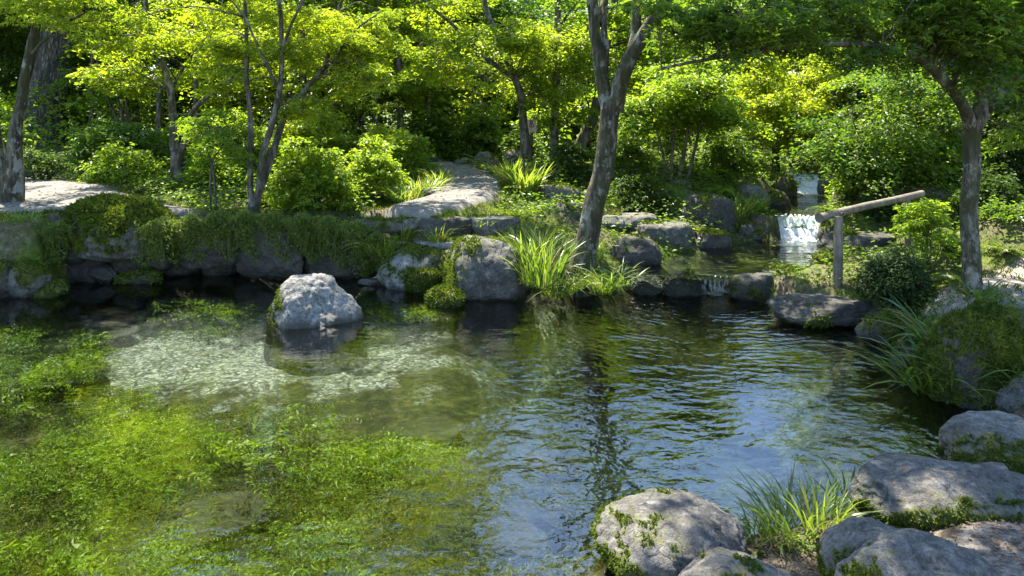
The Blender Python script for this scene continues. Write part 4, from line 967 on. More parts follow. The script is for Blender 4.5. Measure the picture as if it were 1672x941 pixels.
Cc = simple_tree('young_maple', 585, 19.5, 5.0, 8, 26, 'leaf_yellow', 'bark_gray', 'young yellow maple left of the dark trunk with the low yellow spray', 43, .05, 1.5, 1.4, (.45, .75), .1, group=G_BG)
Dd = simple_tree('tall_tree', 735, 25., 7.0, 11, 30, 'leaf_mid', 'bark_brown', 'leftmost of the dark trunks standing before the shed', 44, 0., 1.9, 2.6, group=G_BG)
Ee = simple_tree('slim_tree', 148, 19., 8.0, 9, 16, 'leaf_fresh', 'bark_brown', 'slim upright trunk just right of the massive old trunk', 45, .03, 1.5, 4.2, (.5, .9), .1, group=G_BG)
for src, px, D, s, rot, lab in [
    (Ee, 257, 18., 1., 1.1, 'slim upright trunk left of the leaning maple trunk'), (Ee, 322, 17.5, .95, 2.6, 'slim upright trunk above the low limb of the leaning maple'), (Ee, 500, 17., 1., 4.1, 'slim upright trunk right of the many stemmed maple'),
    (Ee, 546, 19., 1.05, 5.3, 'slim upright trunk above the pale azalea mound'), (Ee, 612, 18., 1., .5, 'slim upright trunk left of the trunk with the low yellow spray'), (Ee, 702, 20., 1., 3.5, 'slim upright trunk right of the trunk with the low yellow spray'),
    (Ee, 1392, 16., .8, 2.0, 'slim upright trunk right of the yellow maple'), (Ee, 1535, 13., .85, 4.6, 'slim upright trunk left of the arching tree'), (Ee, 1662, 12.5, .9, 1.7, 'slim upright trunk right of the arching tree'),
    (A, 130, 26, 1.05, 1., 'woodland tree in the gap right of the massive old trunk'), (A, 450, 27, 1.0, 2.2, 'woodland tree showing between the stems of the many stemmed maple'),
    (A, 620, 26, .95, 3.9, 'woodland tree above the pale azalea mounds'), (A, -30, 24, 1.1, 5., 'woodland tree at the upper left corner'),
    (A, 830, 27, .78, .6, 'woodland tree above the shed roof'), (A, 1000, 26, .76, 2.9, 'woodland tree in the fork of the forked tree'),
    (A, 1160, 25, .72, 4.4, 'woodland tree left of the yellow maple crown'), (A, 1400, 26, .74, 1.9, 'woodland tree behind the right side of the yellow maple'),
    (A, 1560, 18, .9, 3.3, 'woodland tree seen under the arching limb by its trunk'), (A, 1700, 15, .9, .3, 'woodland tree at the right edge behind the arching tree'),
    (B, 20, 30, 1.05, .5, 'dark dense tree deep in the upper left corner'), (B, 270, 28, 1., 2.5, 'dark dense tree behind the upright dark trunk'),
    (B, 420, 22, .72, 4.2, 'dark dense tree behind the sunlit azaleas'), (B, 690, 29, .85, 1.3, 'dark dense tree left of the shed'),
    (B, 870, 23, .66, 3.6, 'dark dense tree behind the placard'), (B, 960, 21, .55, 5.2, 'dark dense tree behind the leaning dark trunk'),
    (B, 1090, 20, .56, 2.0, 'dark dense tree behind the young many stemmed tree'), (B, 1220, 27, .74, .9, 'dark dense tree left of the grey fence'),
    (B, 1420, 19, .62, 2.8, 'dark dense tree right of the grey fence'), (B, 1500, 15, .66, 4.9, 'dark dense tree behind the dark leaved small tree'),
    (B, 1640, 13, .62, 1.6, 'dark dense tree behind the trunk of the arching tree'), (B, 1780, 12, .7, 3.0, 'dark dense tree outside the right edge'),
    (B, 170, 23, .8, 5.9, 'dark dense tree behind the clump of slim stems'), (B, -90, 20, .85, .2, 'dark dense tree behind the left edge tree'),
    (Cc, 700, 22, 1., 2.0, 'young yellow maple straight above the far path bend'), (Cc, 480, 17.5, .9, 4.0, 'young yellow maple behind the many stemmed maple'),
    (Cc, 1020, 19, .95, 1.0, 'young yellow maple right of the forked tree'), (Cc, 1180, 21, .95, 5.0, 'young yellow maple between the young many stemmed tree and the yellow maple'),
    (Cc, 390, 18.5, 1., .7, 'young yellow maple behind the low right limb of the leaning maple'), 
    (Cc, 1360, 20, .9, 2.6, 'young yellow maple overhanging the grey fence'), (Cc, 790, 20, .85, 5.5, 'young yellow maple whose leaves hang before the shed'),
    (Dd, 752, 25.4, 1., 2., 'middle of the dark trunks standing before the shed'), (Dd, 770, 24.6, .97, 4., 'rightmost of the dark trunks standing before the shed'),
    (A, 60, 27, 1.75, 1.2, 'tallest woodland tree in the upper left, behind the massive old trunk'), (A, 290, 29, 1.8, 3.1, 'tall woodland tree behind the leaning maple'), (A, 520, 30, 1.75, 5.1, 'tall woodland tree behind the top of the many stemmed maple'), (A, 680, 32, 1.6, .3, 'tall woodland tree left of the slender tree with the placard'),
    (Dd, 385, 24, 1.1, 1., 'tall dark trunk behind the low limb of the leaning maple'), (Dd, 1345, 21.5, .85, 3., 'grey trunk before the fence above the rapids'),
    (Dd, 1648, 14.5, .85, 5., 'dark trunk in the shade right of the arching tree'), (Dd, 560, 22, 1.1, 2.4, 'tall dark trunk above the azalea mounds'),
    (Dd, 1235, 24, .8, 1.2, 'tall trunk hidden behind the yellow maple')]:
    copy_tree(src, px, D, s, rot, lab, G_BG)

# far-off wood: one mass
rng = np.random.RandomState(5)
n = 1700
cx = rng.uniform(-44, 44, n); cy = rng.uniform(31, 46, n); az = np.degrees(np.arctan2(cx, cy))
cap = np.where((az > -3) & (az < 26), .272 * cy - 1.2, np.where(az < -3, 24., 11.))
cz = 1.8 + rng.uniform(0, 1, n) ** .9 * (cap - 1.8)
C = np.stack([cx, cy, cz], 1); Rr = rng.uniform(1.1, 2., n)
nl = (Rr ** 2 * 30).astype(int)
p, d, nn, idx = pad_leaves(rng, C, Rr, .3, nl, None, .9)
tint = np.clip(.4 + rng.normal(0, .25, n)[idx] + rng.normal(0, .15, len(p)), 0, 1)
tag(link('far_woodland', leaf_mesh('far_woodland', p, d, nn, rng.uniform(.25, .45, len(p)), .32, tint, M['leaf_mid'])), kind='stuff', label='far wood closing the view behind the garden', cat='woodland')

# undergrowth between the far trunks: one mass
n = 950
cx = rng.uniform(-24, 26, n); cy = rng.uniform(17.5, 34, n); k = (sdf(PATH, cx, cy) > .8) & (np.abs(cx - .38 * cy + .1) > 1.1); cx, cy = cx[k], cy[k]
C = np.stack([cx, cy, terrain(cx, cy) + rng.uniform(.1, 1.0, len(cx)) ** 1.3 * (.7 + .05 * cy)], 1); Rr = rng.uniform(.45, .9, len(cx))
p, d, nn, idx = pad_leaves(rng, C, Rr, .35, (Rr ** 2 * 130).astype(int), None, .7)
tint = np.clip(.45 + rng.normal(0, .22, len(cx))[idx] + rng.normal(0, .15, len(p)), 0, 1)
tag(link('undergrowth', leaf_mesh('undergrowth', p, d, nn, rng.uniform(.1, .2, len(p)), .32, tint, M['leaf_fresh'])), kind='stuff', label='leafy undergrowth between the far trunks', cat='undergrowth')

# ------------------------------------------------------------------ shrubs
def shrub(name, l, r, top, base, D, lmat, label, seed, L=None, cover=.95, pads=40, rr=(.15, .31), th=.13, palm=False, group='shrubs of the garden', depth=.9, stems=7, wr=.32, bias=0., cat='shrub', dome=.55):
    global TOTAL
    rng = np.random.RandomState(seed); px = (l + r) / 2
    o = ground_at(px, D)
    w = (r - l) / 2 / F * D; zt = H - (top - HY) / F * D; h = max(zt - o[2], .15)
    root = tag(empty(name, o), label, cat, group)
    k = np.arange(pads); C = []
    lobes = [(rng.uniform(-.55, .55), rng.uniform(-.5, .5), rng.uniform(.62, 1.)) for _ in range(5)]
    for i in range(pads):
        a = rng.uniform(0, 2 * math.pi); zz = rng.uniform(.0, 1.) ** .8; q = math.sqrt(max(0, 1 - (zz * .97) ** 2)) * rng.uniform(.55, 1.)
        lx, ly, lh = lobes[i % 5]
        C.append([w * (lx * dome + math.cos(a) * q * (1 - dome * .55)) * .95, w * depth * (ly * dome + math.sin(a) * q * (1 - dome * .55)), h * (.12 + .88 * zz * lh)])
    C = np.array(C); Rr = rng.uniform(*rr, pads) * min(1.6, max(.55, w / .9)) * rng.uniform(.6, 1.25, pads)
    C[:, 2] = np.minimum(C[:, 2], h - .02) * np.where(rng.rand(pads) < .16, rng.uniform(1.08, 1.32, pads), 1.)
    C[:, :2] *= np.where(rng.rand(pads) < .2, 1.2, 1.)[:, None]
    mb = MB()
    for j in range(stems * 2):
        c = C[rng.randint(pads)]
        a = np.array([rng.normal(0, .05), rng.normal(0, .05), -.06])
        tube(mb, catmull([a, a + (c - a) * np.array([.35, .35, .5]), c], 7), [.008 + .006 * w, .003], 5)
    mb.obj('stem', M['twig'], root, (0, 0, 0))
    cr, N = crown_from_pads(rng, 'foliage', C, Rr, lmat, L or .0052 * D, palm, cover, th, root, np.zeros(3), .35, wr, bias)
    TOTAL += N
    return root
shrub('azalea', 425, 612, 232, 345, 11.0, 'leaf_fresh', 'large bright azalea with stems showing at its foot beside the path', 1, pads=150, rr=(.14, .27), bias=.16)
shrub('azalea', 548, 692, 230, 325, 11.9, 'leaf_fresh', 'bright rounded azalea right of the large one, bulging to the path bend', 2, pads=110, rr=(.14, .27), bias=.22)
shrub('azalea', 415, 590, 178, 250, 15.5, 'leaf_yellow', 'pale yellow azalea mound high behind the large bright azalea', 3, pads=84, rr=(.2, .34), L=.075, bias=.2)
shrub('azalea', 562, 680, 186, 250, 15.2, 'leaf_yellow', 'pale layered azalea left of the broken dark trunk', 4, pads=64, rr=(.2, .34), L=.075, bias=.12)
shrub('azalea', 305, 470, 192, 280, 14.2, 'leaf_fresh', 'sunlit azalea mound behind the many stemmed maple', 5, pads=90, rr=(.2, .34), bias=.15)
shrub('azalea', 605, 716, 218, 290, 13.8, 'leaf_fresh', 'fresh green azalea at the inner side of the path bend', 6, pads=80, rr=(.16, .3))
shrub('bush', 286, 404, 240, 318, 12.6, 'leaf_fresh', 'green bush behind the kerb stones and the sapling', 7, pads=54)
shrub('bush', 96, 276, 198, 292, 15., 'leaf_mid', 'broad bush behind the sandy path, below the old trunk', 8, pads=90, rr=(.2, .34))
shrub('bush', 150, 290, 236, 306, 13.4, 'leaf_fresh', 'low spreading bush at the back edge of the sandy path', 9, pads=64, rr=(.16, .28))
shrub('bush', -40, 66, 185, 285, 14.5, 'leaf_fresh', 'bush between the left edge trees', 10, pads=60, rr=(.2, .3))
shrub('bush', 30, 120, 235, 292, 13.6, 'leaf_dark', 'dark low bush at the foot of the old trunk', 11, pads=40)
shrub('bush', 240, 340, 200, 260, 16.5, 'leaf_fresh', 'bush behind the leaning maple trunk', 12, pads=50, rr=(.2, .34))
shrub('hedge_bush', 655, 762, 188, 258, 19., 'leaf_mid', 'tall hedge bush behind the path bend, left of the shed front', 13, pads=60, rr=(.25, .4))
shrub('hedge_bush', 738, 836, 186, 256, 18.2, 'leaf_mid', 'grey green hedge bush right below the shed', 14, pads=64, rr=(.22, .36))
shrub('hedge_bush', 806, 900, 206, 262, 17.4, 'leaf_mid', 'shaded hedge bush below the placard', 15, pads=50, rr=(.22, .36))
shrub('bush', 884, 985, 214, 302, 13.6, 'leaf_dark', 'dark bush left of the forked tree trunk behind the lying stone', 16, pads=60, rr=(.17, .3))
shrub('bush', 985, 1075, 215, 305, 13.4, 'leaf_mid', 'bush right behind the forked tree trunk', 17, pads=60, rr=(.17, .3))
shrub('bush', 972, 1112, 292, 348, 11.7, 'leaf_dark', 'low dark bush above the row of slabs', 18, pads=60, rr=(.13, .24))
shrub('bush', 1128, 1240, 205, 300, 14., 'leaf_mid', 'grey green bush above the mossy block', 19, pads=64, rr=(.17, .3))
shrub('bush', 1190, 1262, 245, 300, 14.4, 'leaf_fresh', 'tufty bush left of the yellow maple foot', 20, pads=44, rr=(.15, .26), palm=False)
shrub('fern_bush', 1290, 1352, 236, 288, 15.2, 'leaf_red', 'reddish tinged ferny bush right of the farthest rapids', 21, pads=36, rr=(.16, .28))
shrub('bush', 1340, 1432, 245, 345, 12., 'leaf_fresh', 'light green bush on the right bank of the third pool', 22, pads=60, rr=(.15, .28))
shrub('bush', 1384, 1482, 320, 384, 10.6, 'leaf_conifer', 'dusky blue green bush behind the middle of the log rail', 23, pads=60, rr=(.12, .22), wr=.2)
shrub('maple_shrub', 1436, 1572, 322, 425, 8.0, 'leaf_fresh', 'low spreading maple shrub under the free end of the log rail', 24, pads=46, rr=(.16, .28), palm=True, L=.06, th=.1)
shrub('dwarf_shrub', 1388, 1526, 396, 478, 7.5, 'leaf_conifer', 'dense dark dwarf shrub right of the rail post', 25, pads=110, rr=(.11, .19), wr=.16, L=.055, cover=1.5, th=.35)
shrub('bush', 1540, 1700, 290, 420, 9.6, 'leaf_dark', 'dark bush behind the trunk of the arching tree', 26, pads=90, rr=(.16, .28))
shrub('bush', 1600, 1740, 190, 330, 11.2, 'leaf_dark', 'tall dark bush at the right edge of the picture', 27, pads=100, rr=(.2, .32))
shrub('bush', 1490, 1600, 230, 340, 11.2, 'leaf_mid', 'tall bush left of the arching tree trunk', 28, pads=80, rr=(.18, .3))
shrub('bush', 1500, 1600, 395, 460, 8.4, 'leaf_dark', 'low dark bush left of the foot of the arching tree', 29, pads=50, rr=(.1, .18))
shrub('bush', 1600, 1700, 385, 450, 8.3, 'leaf_mid', 'low bush right of the arching tree trunk by the side path', 30, pads=50, rr=(.1, .18))

# ------------------------------------------------------------------ blades
def blades(rng, n, base_r, ln, width, spread, bend=.9, asp=1.):
    a = rng.uniform(0, 2 * math.pi, n); q = np.sqrt(rng.rand(n)) * base_r
    b = np.stack([np.cos(a) * q, np.sin(a) * q * asp, np.zeros(n)], 1)
    az = a + rng.normal(0, .7, n); out = np.stack([np.cos(az), np.sin(az), np.zeros(n)], 1)
    L = ln * rng.uniform(.5, 1.1, n); sp = spread * rng.uniform(.25, 1.2, n); bd = bend * rng.uniform(.3, 1.2, n)
    t = np.linspace(0, 1, 6)[None, :, None]
    L_ = L[:, None, None]
    c = b[:, None, :] + out[:, None, :] * L_ * (sp[:, None, None] * t + bd[:, None, None] * .55 * t ** 2.2) + np.array([0, 0, 1.]) * L_ * (t * (1 - .25 * sp[:, None, None]) - .45 * bd[:, None, None] * t ** 2.6)
    s = np.stack([-np.sin(az), np.cos(az), np.zeros(n)], 1)[:, None, :] + rng.normal(0, .35, (n, 1, 3))
    wd = width * rng.uniform(.6, 1.2, n)[:, None, None] * np.array([.7, 1., 1., .85, .5, .04])[None, :, None]
    v = np.stack([c - s * wd / 2, c + s * wd / 2], 2).reshape(n, 12, 3)
    k = np.arange(n)[:, None, None] * 12
    q = (k + np.array([[2 * i, 2 * i + 1, 2 * i + 3, 2 * i + 2] for i in range(5)])[None]).reshape(-1, 4)
    return v.reshape(-1, 3), q, np.repeat(np.clip(rng.normal(.45, .25, n), 0, 1), 5)
def tuft(px, py, z, hpx, label, mat='grass_blade', n=70, wd=.012, spread=.5, br=.12, bend=.9, seed=None, name='grass_tuft', group='grass tufts round the water', D=None, asp=1., cat='grass'):
    rng = np.random.RandomState(seed or int(px * 3 + py)); 
    if D is None: D = (H - z) * F / (py - HY)
    o = ground_at(px, D); zz = H - (py - HY) / F * D
    o[2] = max(o[2], zz) if zz - o[2] < .5 else zz
    v, q, t = blades(rng, n, br, hpx / F * D * 1.15, wd, spread, bend, asp)
    v[:, 2] -= .02
    return tag(link(name, mesh_np(name, v, q, None, M[mat], True, {'tint': ('FACE', t)}), None, o), label, cat, group)
G1 = 'grass tufts round the water'
tuft(884, 462, .2, 100, 'tall sedge clump between the big middle boulder and the forked tree', n=130, wd=.014, spread=.32, br=.22, bend=.7)
tuft(862, 430, .35, 70, 'lighter sedge rising behind the right shoulder of the big middle boulder', 'grass_light', n=80, wd=.013, spread=.35, br=.2, bend=.6)
tuft(912, 482, .05, 62, 'arching grass tuft drooping to the water left of the forked tree foot', n=120, wd=.010, spread=.6, br=.16, bend=1.2)
tuft(935, 470, .15, 50, 'short grass tuft right in front of the forked tree foot', n=90, wd=.010, spread=.6, br=.16, bend=1.2)
tuft(985, 474, .15, 60, 'dark fountain grass tuft right of the forked tree foot', n=150, wd=.009, spread=.6, br=.16, bend=1.2)
tuft(1012, 466, .2, 48, 'grass tuft leaning over the black wet lip rock', n=100, wd=.009, spread=.6, br=.14, bend=1.2)
tuft(965, 420, .35, 50, 'grass behind the right side of the forked tree trunk', n=80, wd=.011, spread=.4, br=.2)
tuft(835, 322, .93, 48, 'left of the two bright strappy clumps at the path side', 'grass_light', n=130, wd=.03, spread=.45, br=.16, bend=.5, name='strappy_clump', D=12.7)
tuft(858, 326, .93, 54, 'right of the two bright strappy clumps at the path side', 'grass_light', n=150, wd=.03, spread=.45, br=.18, bend=.5, name='strappy_clump', D=12.3)
tuft(690, 318, .9, 44, 'tufted grass at the inner path bend, nearest the small dark stone', 'grass_light', n=110, wd=.013, spread=.5, br=.2, D=12.0)
tuft(662, 326, .9, 40, 'tufted grass below the bright rounded azalea', 'grass_light', n=110, wd=.012, spread=.6, br=.22, D=11.5)
tuft(716, 308, .92, 40, 'tufted grass at the outermost point of the inner path bend', 'grass_light', n=90, wd=.013, spread=.5, br=.18, D=12.8)
tuft(655, 392, .6, 46, 'light grass tuft before the long low step stone', 'grass_light', n=110, wd=.010, spread=.5, br=.14, D=9.85)
tuft(712, 394, .55, 36, 'grass tuft against the face of the thick step block', 'grass_light', n=70, wd=.010, spread=.5, br=.12, D=9.7)
tuft(616, 412, .5, 52, 'light drooping grass tuft at the right end of the fern curtain', 'grass_light', n=150, wd=.009, spread=.6, br=.2, bend=1.2, D=9.6)
tuft(640, 424, .4, 40, 'small grass tuft above the pale mossy rock', 'grass_light', n=80, wd=.009, spread=.6, br=.14, D=9.5)
tuft(790, 372, .7, 36, 'grass tuft at the right end of the step row', 'grass_light', n=80, wd=.010, spread=.5, br=.16, D=10.0)
tuft(740, 494, .03, 34, 'wispy pale grass growing from the low tufted mossy stone', 'grass_light', n=80, wd=.006, spread=.7, br=.14, D=8.7)
tuft(1205, 352, .7, 54, 'bright grass tuft beside the upright mossy block', 'grass_light', n=90, wd=.011, spread=.45, br=.14, D=11.3)
tuft(1236, 352, .7, 40, 'bright grass hanging below the pale grey rounded rock', 'grass_light', n=90, wd=.011, spread=.6, br=.14, D=11.9)
tuft(38, 424, .55, 40, 'grass tuft growing behind the left corner pond rocks', n=70, wd=.008, spread=.6, br=.16, bend=1.2, D=9.0)
tuft(76, 430, .5, 30, 'long bent grass blades over the round mossy pond rock', n=24, wd=.008, spread=.8, br=.1, bend=1.3, D=8.9)
G2 = 'broad bladed sedges on the mossy mound'
tuft(1528, 566, .35, 92, 'arching broad sedge on the left shoulder of the moss mound', n=44, wd=.022, spread=.75, br=.1, bend=1.1, D=6.2, group=G2, name='sedge')
tuft(1520, 640, .1, 95, 'broad sedge spilling to the water at the foot of the moss mound', n=90, wd=.020, spread=.75, br=.22, bend=1.1, D=5.75, group=G2, name='sedge')
tuft(1580, 640, .15, 80, 'broad sedge against the middle of the moss mound front', n=70, wd=.018, spread=.7, br=.2, bend=1.1, D=5.6, group=G2, name='sedge')
tuft(1660, 628, .2, 90, 'broad sedge at the right edge before the moss mound', n=80, wd=.020, spread=.75, br=.2, bend=1.1, D=5.5, group=G2, name='sedge')
tuft(1604, 496, .5, 44, 'strap leaved tuft at the foot of the arching tree', n=40, wd=.022, spread=.6, br=.14, D=6.75, name='sedge', group=G2)
tuft(1500, 470, .45, 44, 'pale spiky tuft right of the dense dwarf shrub', n=60, wd=.012, spread=.7, br=.1, D=7.9, name='sedge', group=G2)
tuft(1306, 912, .08, 88, 'lush grass tuft between the foreground boulders', 'grass_blade', n=230, wd=.008, spread=.6, br=.2, D=3.75, name='foreground_grass')
tuft(1336, 890, .1, 96, 'tall bright blades at the right side of the foreground tuft', 'grass_light', n=60, wd=.009, spread=.35, br=.12, bend=.6, D=3.8, name='foreground_grass')
tuft(1250, 888, .1, 60, 'low grass against the right flank of the round foreground boulder', 'grass_blade', n=60, wd=.012, spread=.8, br=.14, bend=1.2, D=3.75, name='foreground_grass')
tuft(1400, 832, .15, 60, 'sparse grass at the left end of the sloping boulder', 'grass_blade', n=36, wd=.011, spread=.7, br=.14, D=4.05, name='foreground_grass')
tuft(1455, 860, .25, 40, 'weedy grass in the gap between the lower right boulders', 'grass_blade', n=40, wd=.010, spread=.8, br=.16, D=3.7, name='foreground_grass')

# ------------------------------------------------------------------ ferns
def fern(px, py, D, label, n=9, ln=.4, hang=0., seed=0, mat='fern_drape', wx=.1, group='ferns', lat=.06, yoff=0., pairs=13):
    rng = np.random.RandomState(seed); o = P(px, py, D)
    Pp, Dd_, Nn, LL = [], [], [], []
    for k in range(n):
        az = rng.uniform(0, 2 * math.pi) if not hang else rng.normal(-math.pi / 2, .9)
        out = np.array([math.cos(az), math.sin(az), 0.])
        b = np.array([rng.uniform(-wx, wx), rng.uniform(-.05, .05) if not hang else rng.uniform(-.06, .16), rng.uniform(-.16, .06) if hang else 0.])
        L = ln * (rng.uniform(.3, 1.1) if hang else rng.uniform(.55, 1.15)); t = np.linspace(.08, 1, pairs)[:, None]
        if hang: c = b + out * L * (.42 * np.sqrt(t)) + np.array([0, 0, 1.]) * L * (.10 * t - 1.0 * t ** 1.7 * hang)
        else: c = b + out * L * t * .85 + np.array([0, 0, 1.]) * L * (.85 * t - .75 * t ** 2)
        tg = norm(np.gradient(c, axis=0)); s = norm(np.cross(tg, np.array([0, 0, 1.]) + rng.normal(0, .3, 3)))
        nn = norm(np.cross(s, tg))
        for sg in (-1, 1):
            Pp.append(c); Dd_.append(norm(s * sg + tg * .45)); Nn.append(nn + rng.normal(0, .15, nn.shape)); LL.append(lat * (1 - .75 * t[:, 0]) * rng.uniform(.8, 1.2, pairs) + .008)
        Pp.append(c[:-1]); Dd_.append(norm(np.diff(c, axis=0))); Nn.append(nn[:-1]); LL.append(np.linalg.norm(np.diff(c, axis=0), axis=1) * 1.1)
    if hang:
        m = int(2300 * wx / .24)
        q = np.stack([rng.normal(0, wx * .55, m), rng.uniform(-.14, .05, m), .07 - ln * 1.85 * rng.rand(m) ** 1.45], 1)
        q[:, 2] += .05 * np.sin(q[:, 0] * 21) ; q[:, 1] -= .05 * np.cos(q[:, 0] * 17 + q[:, 2] * 9)
        Pp.append(q); Dd_.append(norm(np.stack([rng.normal(0, .7, m), -.4 + rng.normal(0, .4, m), rng.normal(-.35, .5, m)], 1))); Nn.append(np.stack([rng.normal(0, .4, m), -.7 + rng.normal(0, .3, m), .8 + rng.normal(0, .3, m)], 1)); LL.append(rng.uniform(.018, .052, m))
    p, d, nn, L = np.concatenate(Pp), np.concatenate(Dd_), norm(np.concatenate(Nn)), np.concatenate(LL)
    tint = np.clip(.45 + rng.normal(0, .22, len(p)), 0, 1)
    return tag(link('fern', leaf_mesh('fern', p, d, nn, L, .2, tint, M[mat]), None, o), label, 'fern', group)
HF = 'ferns hanging over the left wall'
for k, (px, py, lab) in enumerate([(300, 366, 'leftmost hanging ferns, over the dark rock beside the mossy dome'), (345, 360, 'hanging ferns above the small rightmost wall rock'), (392, 358, 'hanging ferns straight below the many stemmed maple'),
                                   (438, 360, 'thick hanging ferns just right of the maple foot'), (484, 362, 'hanging ferns at the middle of the long bank below the azalea'), (528, 366, 'sunlit hanging ferns left of the sandy slope'),
                                   (572, 374, 'bright hanging ferns below the sandy slope'), (606, 392, 'rightmost hanging ferns, ending at the light drooping grass')]):
    fern(px, py, 9.32 + .04 * k, lab, 50, .27, 1., 60 + k, wx=.24, group=HF, lat=.05, pairs=11)
for k, (px, py, lab) in enumerate([(250, 372, 'hanging ferns on the right flank of the mossy dome'), (88, 376, 'small ferns hanging between the grey block and the mossy dome')]):
    fern(px, py, 9.1, lab, 40, .26, 1., 80 + k, wx=.16, group=HF, lat=.04)
for k, (px, D, ln, lab) in enumerate([(1448, 7.6, .3, 'fern below the dense dwarf shrub'), (1405, 8.0, .22, 'little fern at the foot of the rail post'), (1560, 7.4, .28, 'fern left of the arching tree foot'), (1180, 12.4, .5, 'fern on the bank behind the mossy block'),
                                      (1150, 13.2, .5, 'fern among the slim stems of the young tree'), (1020, 12.2, .45, 'fern behind the forked tree trunk'), (1360, 11.4, .4, 'fern at the right rim of the middle cascade'),
                                      (300, 11.4, .35, 'fern by the brown kerb stone'), (430, 11.2, .4, 'fern left of the large azalea foot'), (1530, 8.9, .4, 'fern under the maple shrub'), (1640, 7.9, .35, 'fern by the side path at the right edge')]):
    g = ground_at(px, D); py = HY + (H - g[2]) / D * F
    fern(px, py, D, lab, 11, ln, 0., 90 + k, 'leaf_fresh' if k in (3, 4, 6) else 'fern_drape', .06, 'ferns on the ground', lat=.1 * ln / .3 * .7)

# ------------------------------------------------------------------ ground cover, moss turf, litter, weed (stuff)
def scatter(rng, n, x0, x1, y0, y1, keep):
    x = rng.uniform(x0, x1, n); y = rng.uniform(y0, y1, n)
    k = keep(x, y); return x[k], y[k]
def off_water(x, y, m=.04):
    k = sdf(POND, x, y) > m
    for _, q in POOLS: k &= sdf(q, x, y) > m
    return k
rng = np.random.RandomState(77)
def keep_bank(x, y):
    pp = np.stack([x, y, x * 0], -1)
    k = off_water(x, y) & (sdf(PATH, x, y) > .1) & (sdf(PATH2, x, y) > .05) & (fbm(pp * .9 + 40, 3) > -.12)
    k &= sdf(gp([(-100, 360), (-100, 300), (130, 298), (240, 330), (300, 350), (150, 362)], .87), x, y) > 0
    k &= sdf(gp([(540, 362), (600, 350), (800, 340), (850, 352), (800, 385), (700, 412), (600, 405)], .7), x, y) > 0
    return k & ~((y < 5.2) & (x > 0))
x, y = scatter(rng, 90000, -8.5, 9, 5.2, 19, keep_bank)
z = terrain(x, y); N = len(x)
hgt = np.abs(rng.normal(0, .05, N)) * (1 + .10 * y) * (.4 + 1.2 * np.clip(fbm(np.stack([x, y, x * 0], -1) * .6 + 3, 2) + .5, 0, 1))
a = rng.uniform(0, 2 * math.pi, N)
d = norm(np.stack([np.cos(a), np.sin(a), rng.uniform(-.2, .6, N)], 1)); nn = norm(np.stack([rng.normal(0, .4, N), rng.normal(0, .4, N), np.ones(N)], 1)); nn = norm(nn - d * (nn * d).sum(1, keepdims=True))
tag(link('ground_cover', leaf_mesh('ground_cover', np.stack([x, y, z + hgt], 1), d, nn, (.016 + .0042 * y) * rng.uniform(.6, 1.4, N), .32, np.clip(rng.normal(.45, .25, N), 0, 1), M['leaf_mid'])), kind='stuff', label='low leafy ground cover on the banks', cat='ground cover')
# short turf and moss
def keep_turf(x, y):
    pp = np.stack([x, y, x * 0], -1)
    return off_water(x, y, .0) & (sdf(PATH, x, y) > -.03) & (fbm(pp * 1.3 + 80, 3) > -.22) & ~((y < 5.2) & (x > 0)) & (sdf(gp([(560, 362), (620, 356), (790, 352), (840, 358), (790, 385), (700, 412), (600, 405)], .7), x, y) > 0)
x, y = scatter(rng, 120000, -8., 8, 5.2, 13.5, keep_turf)
z = terrain(x, y); N = len(x); a = rng.uniform(0, 2 * math.pi, N)
d = norm(np.stack([np.cos(a) * .5, np.sin(a) * .5, np.ones(N)], 1)); nn = norm(np.stack([np.sin(a), -np.cos(a), rng.normal(0, .3, N)], 1))
tag(link('mossy_turf', leaf_mesh('mossy_turf', np.stack([x, y, z - .004], 1), d, nn, rng.uniform(.02, .06, N), .13, np.clip(rng.normal(.5, .25, N), 0, 1), M['moss_fuzz'])), kind='stuff', label='short grass and moss turf on the banks', cat='turf')
# bright short grass strip between the path and the steps
SG = gp([(585, 345), (680, 341), (760, 334), (830, 318), (900, 335), (960, 352), (840, 356), (700, 352), (590, 354)], .84)
x, y = scatter(rng, 60000, -2.8, 1.6, 9.2, 12.5, lambda x, y: (sdf(SG, x, y) < .15 * fbm(np.stack([x, y, x * 0], -1) * 2, 3)) & (sdf(PATH, x, y) > -.05))
z = terrain(x, y); N = len(x); a = rng.uniform(0, 2 * math.pi, N)
d = norm(np.stack([np.cos(a) * .6, np.sin(a) * .6, np.ones(N)], 1)); nn = norm(np.stack([np.sin(a), -np.cos(a), rng.normal(0, .3, N)], 1))
tag(link('short_grass', leaf_mesh('short_grass', np.stack([x, y, z - .004], 1), d, nn, rng.uniform(.02, .055, N), .12, np.clip(rng.normal(.55, .25, N), 0, 1), M['grass_light'])), kind='stuff', label='sunlit short grass between the path and the stone steps', cat='grass')
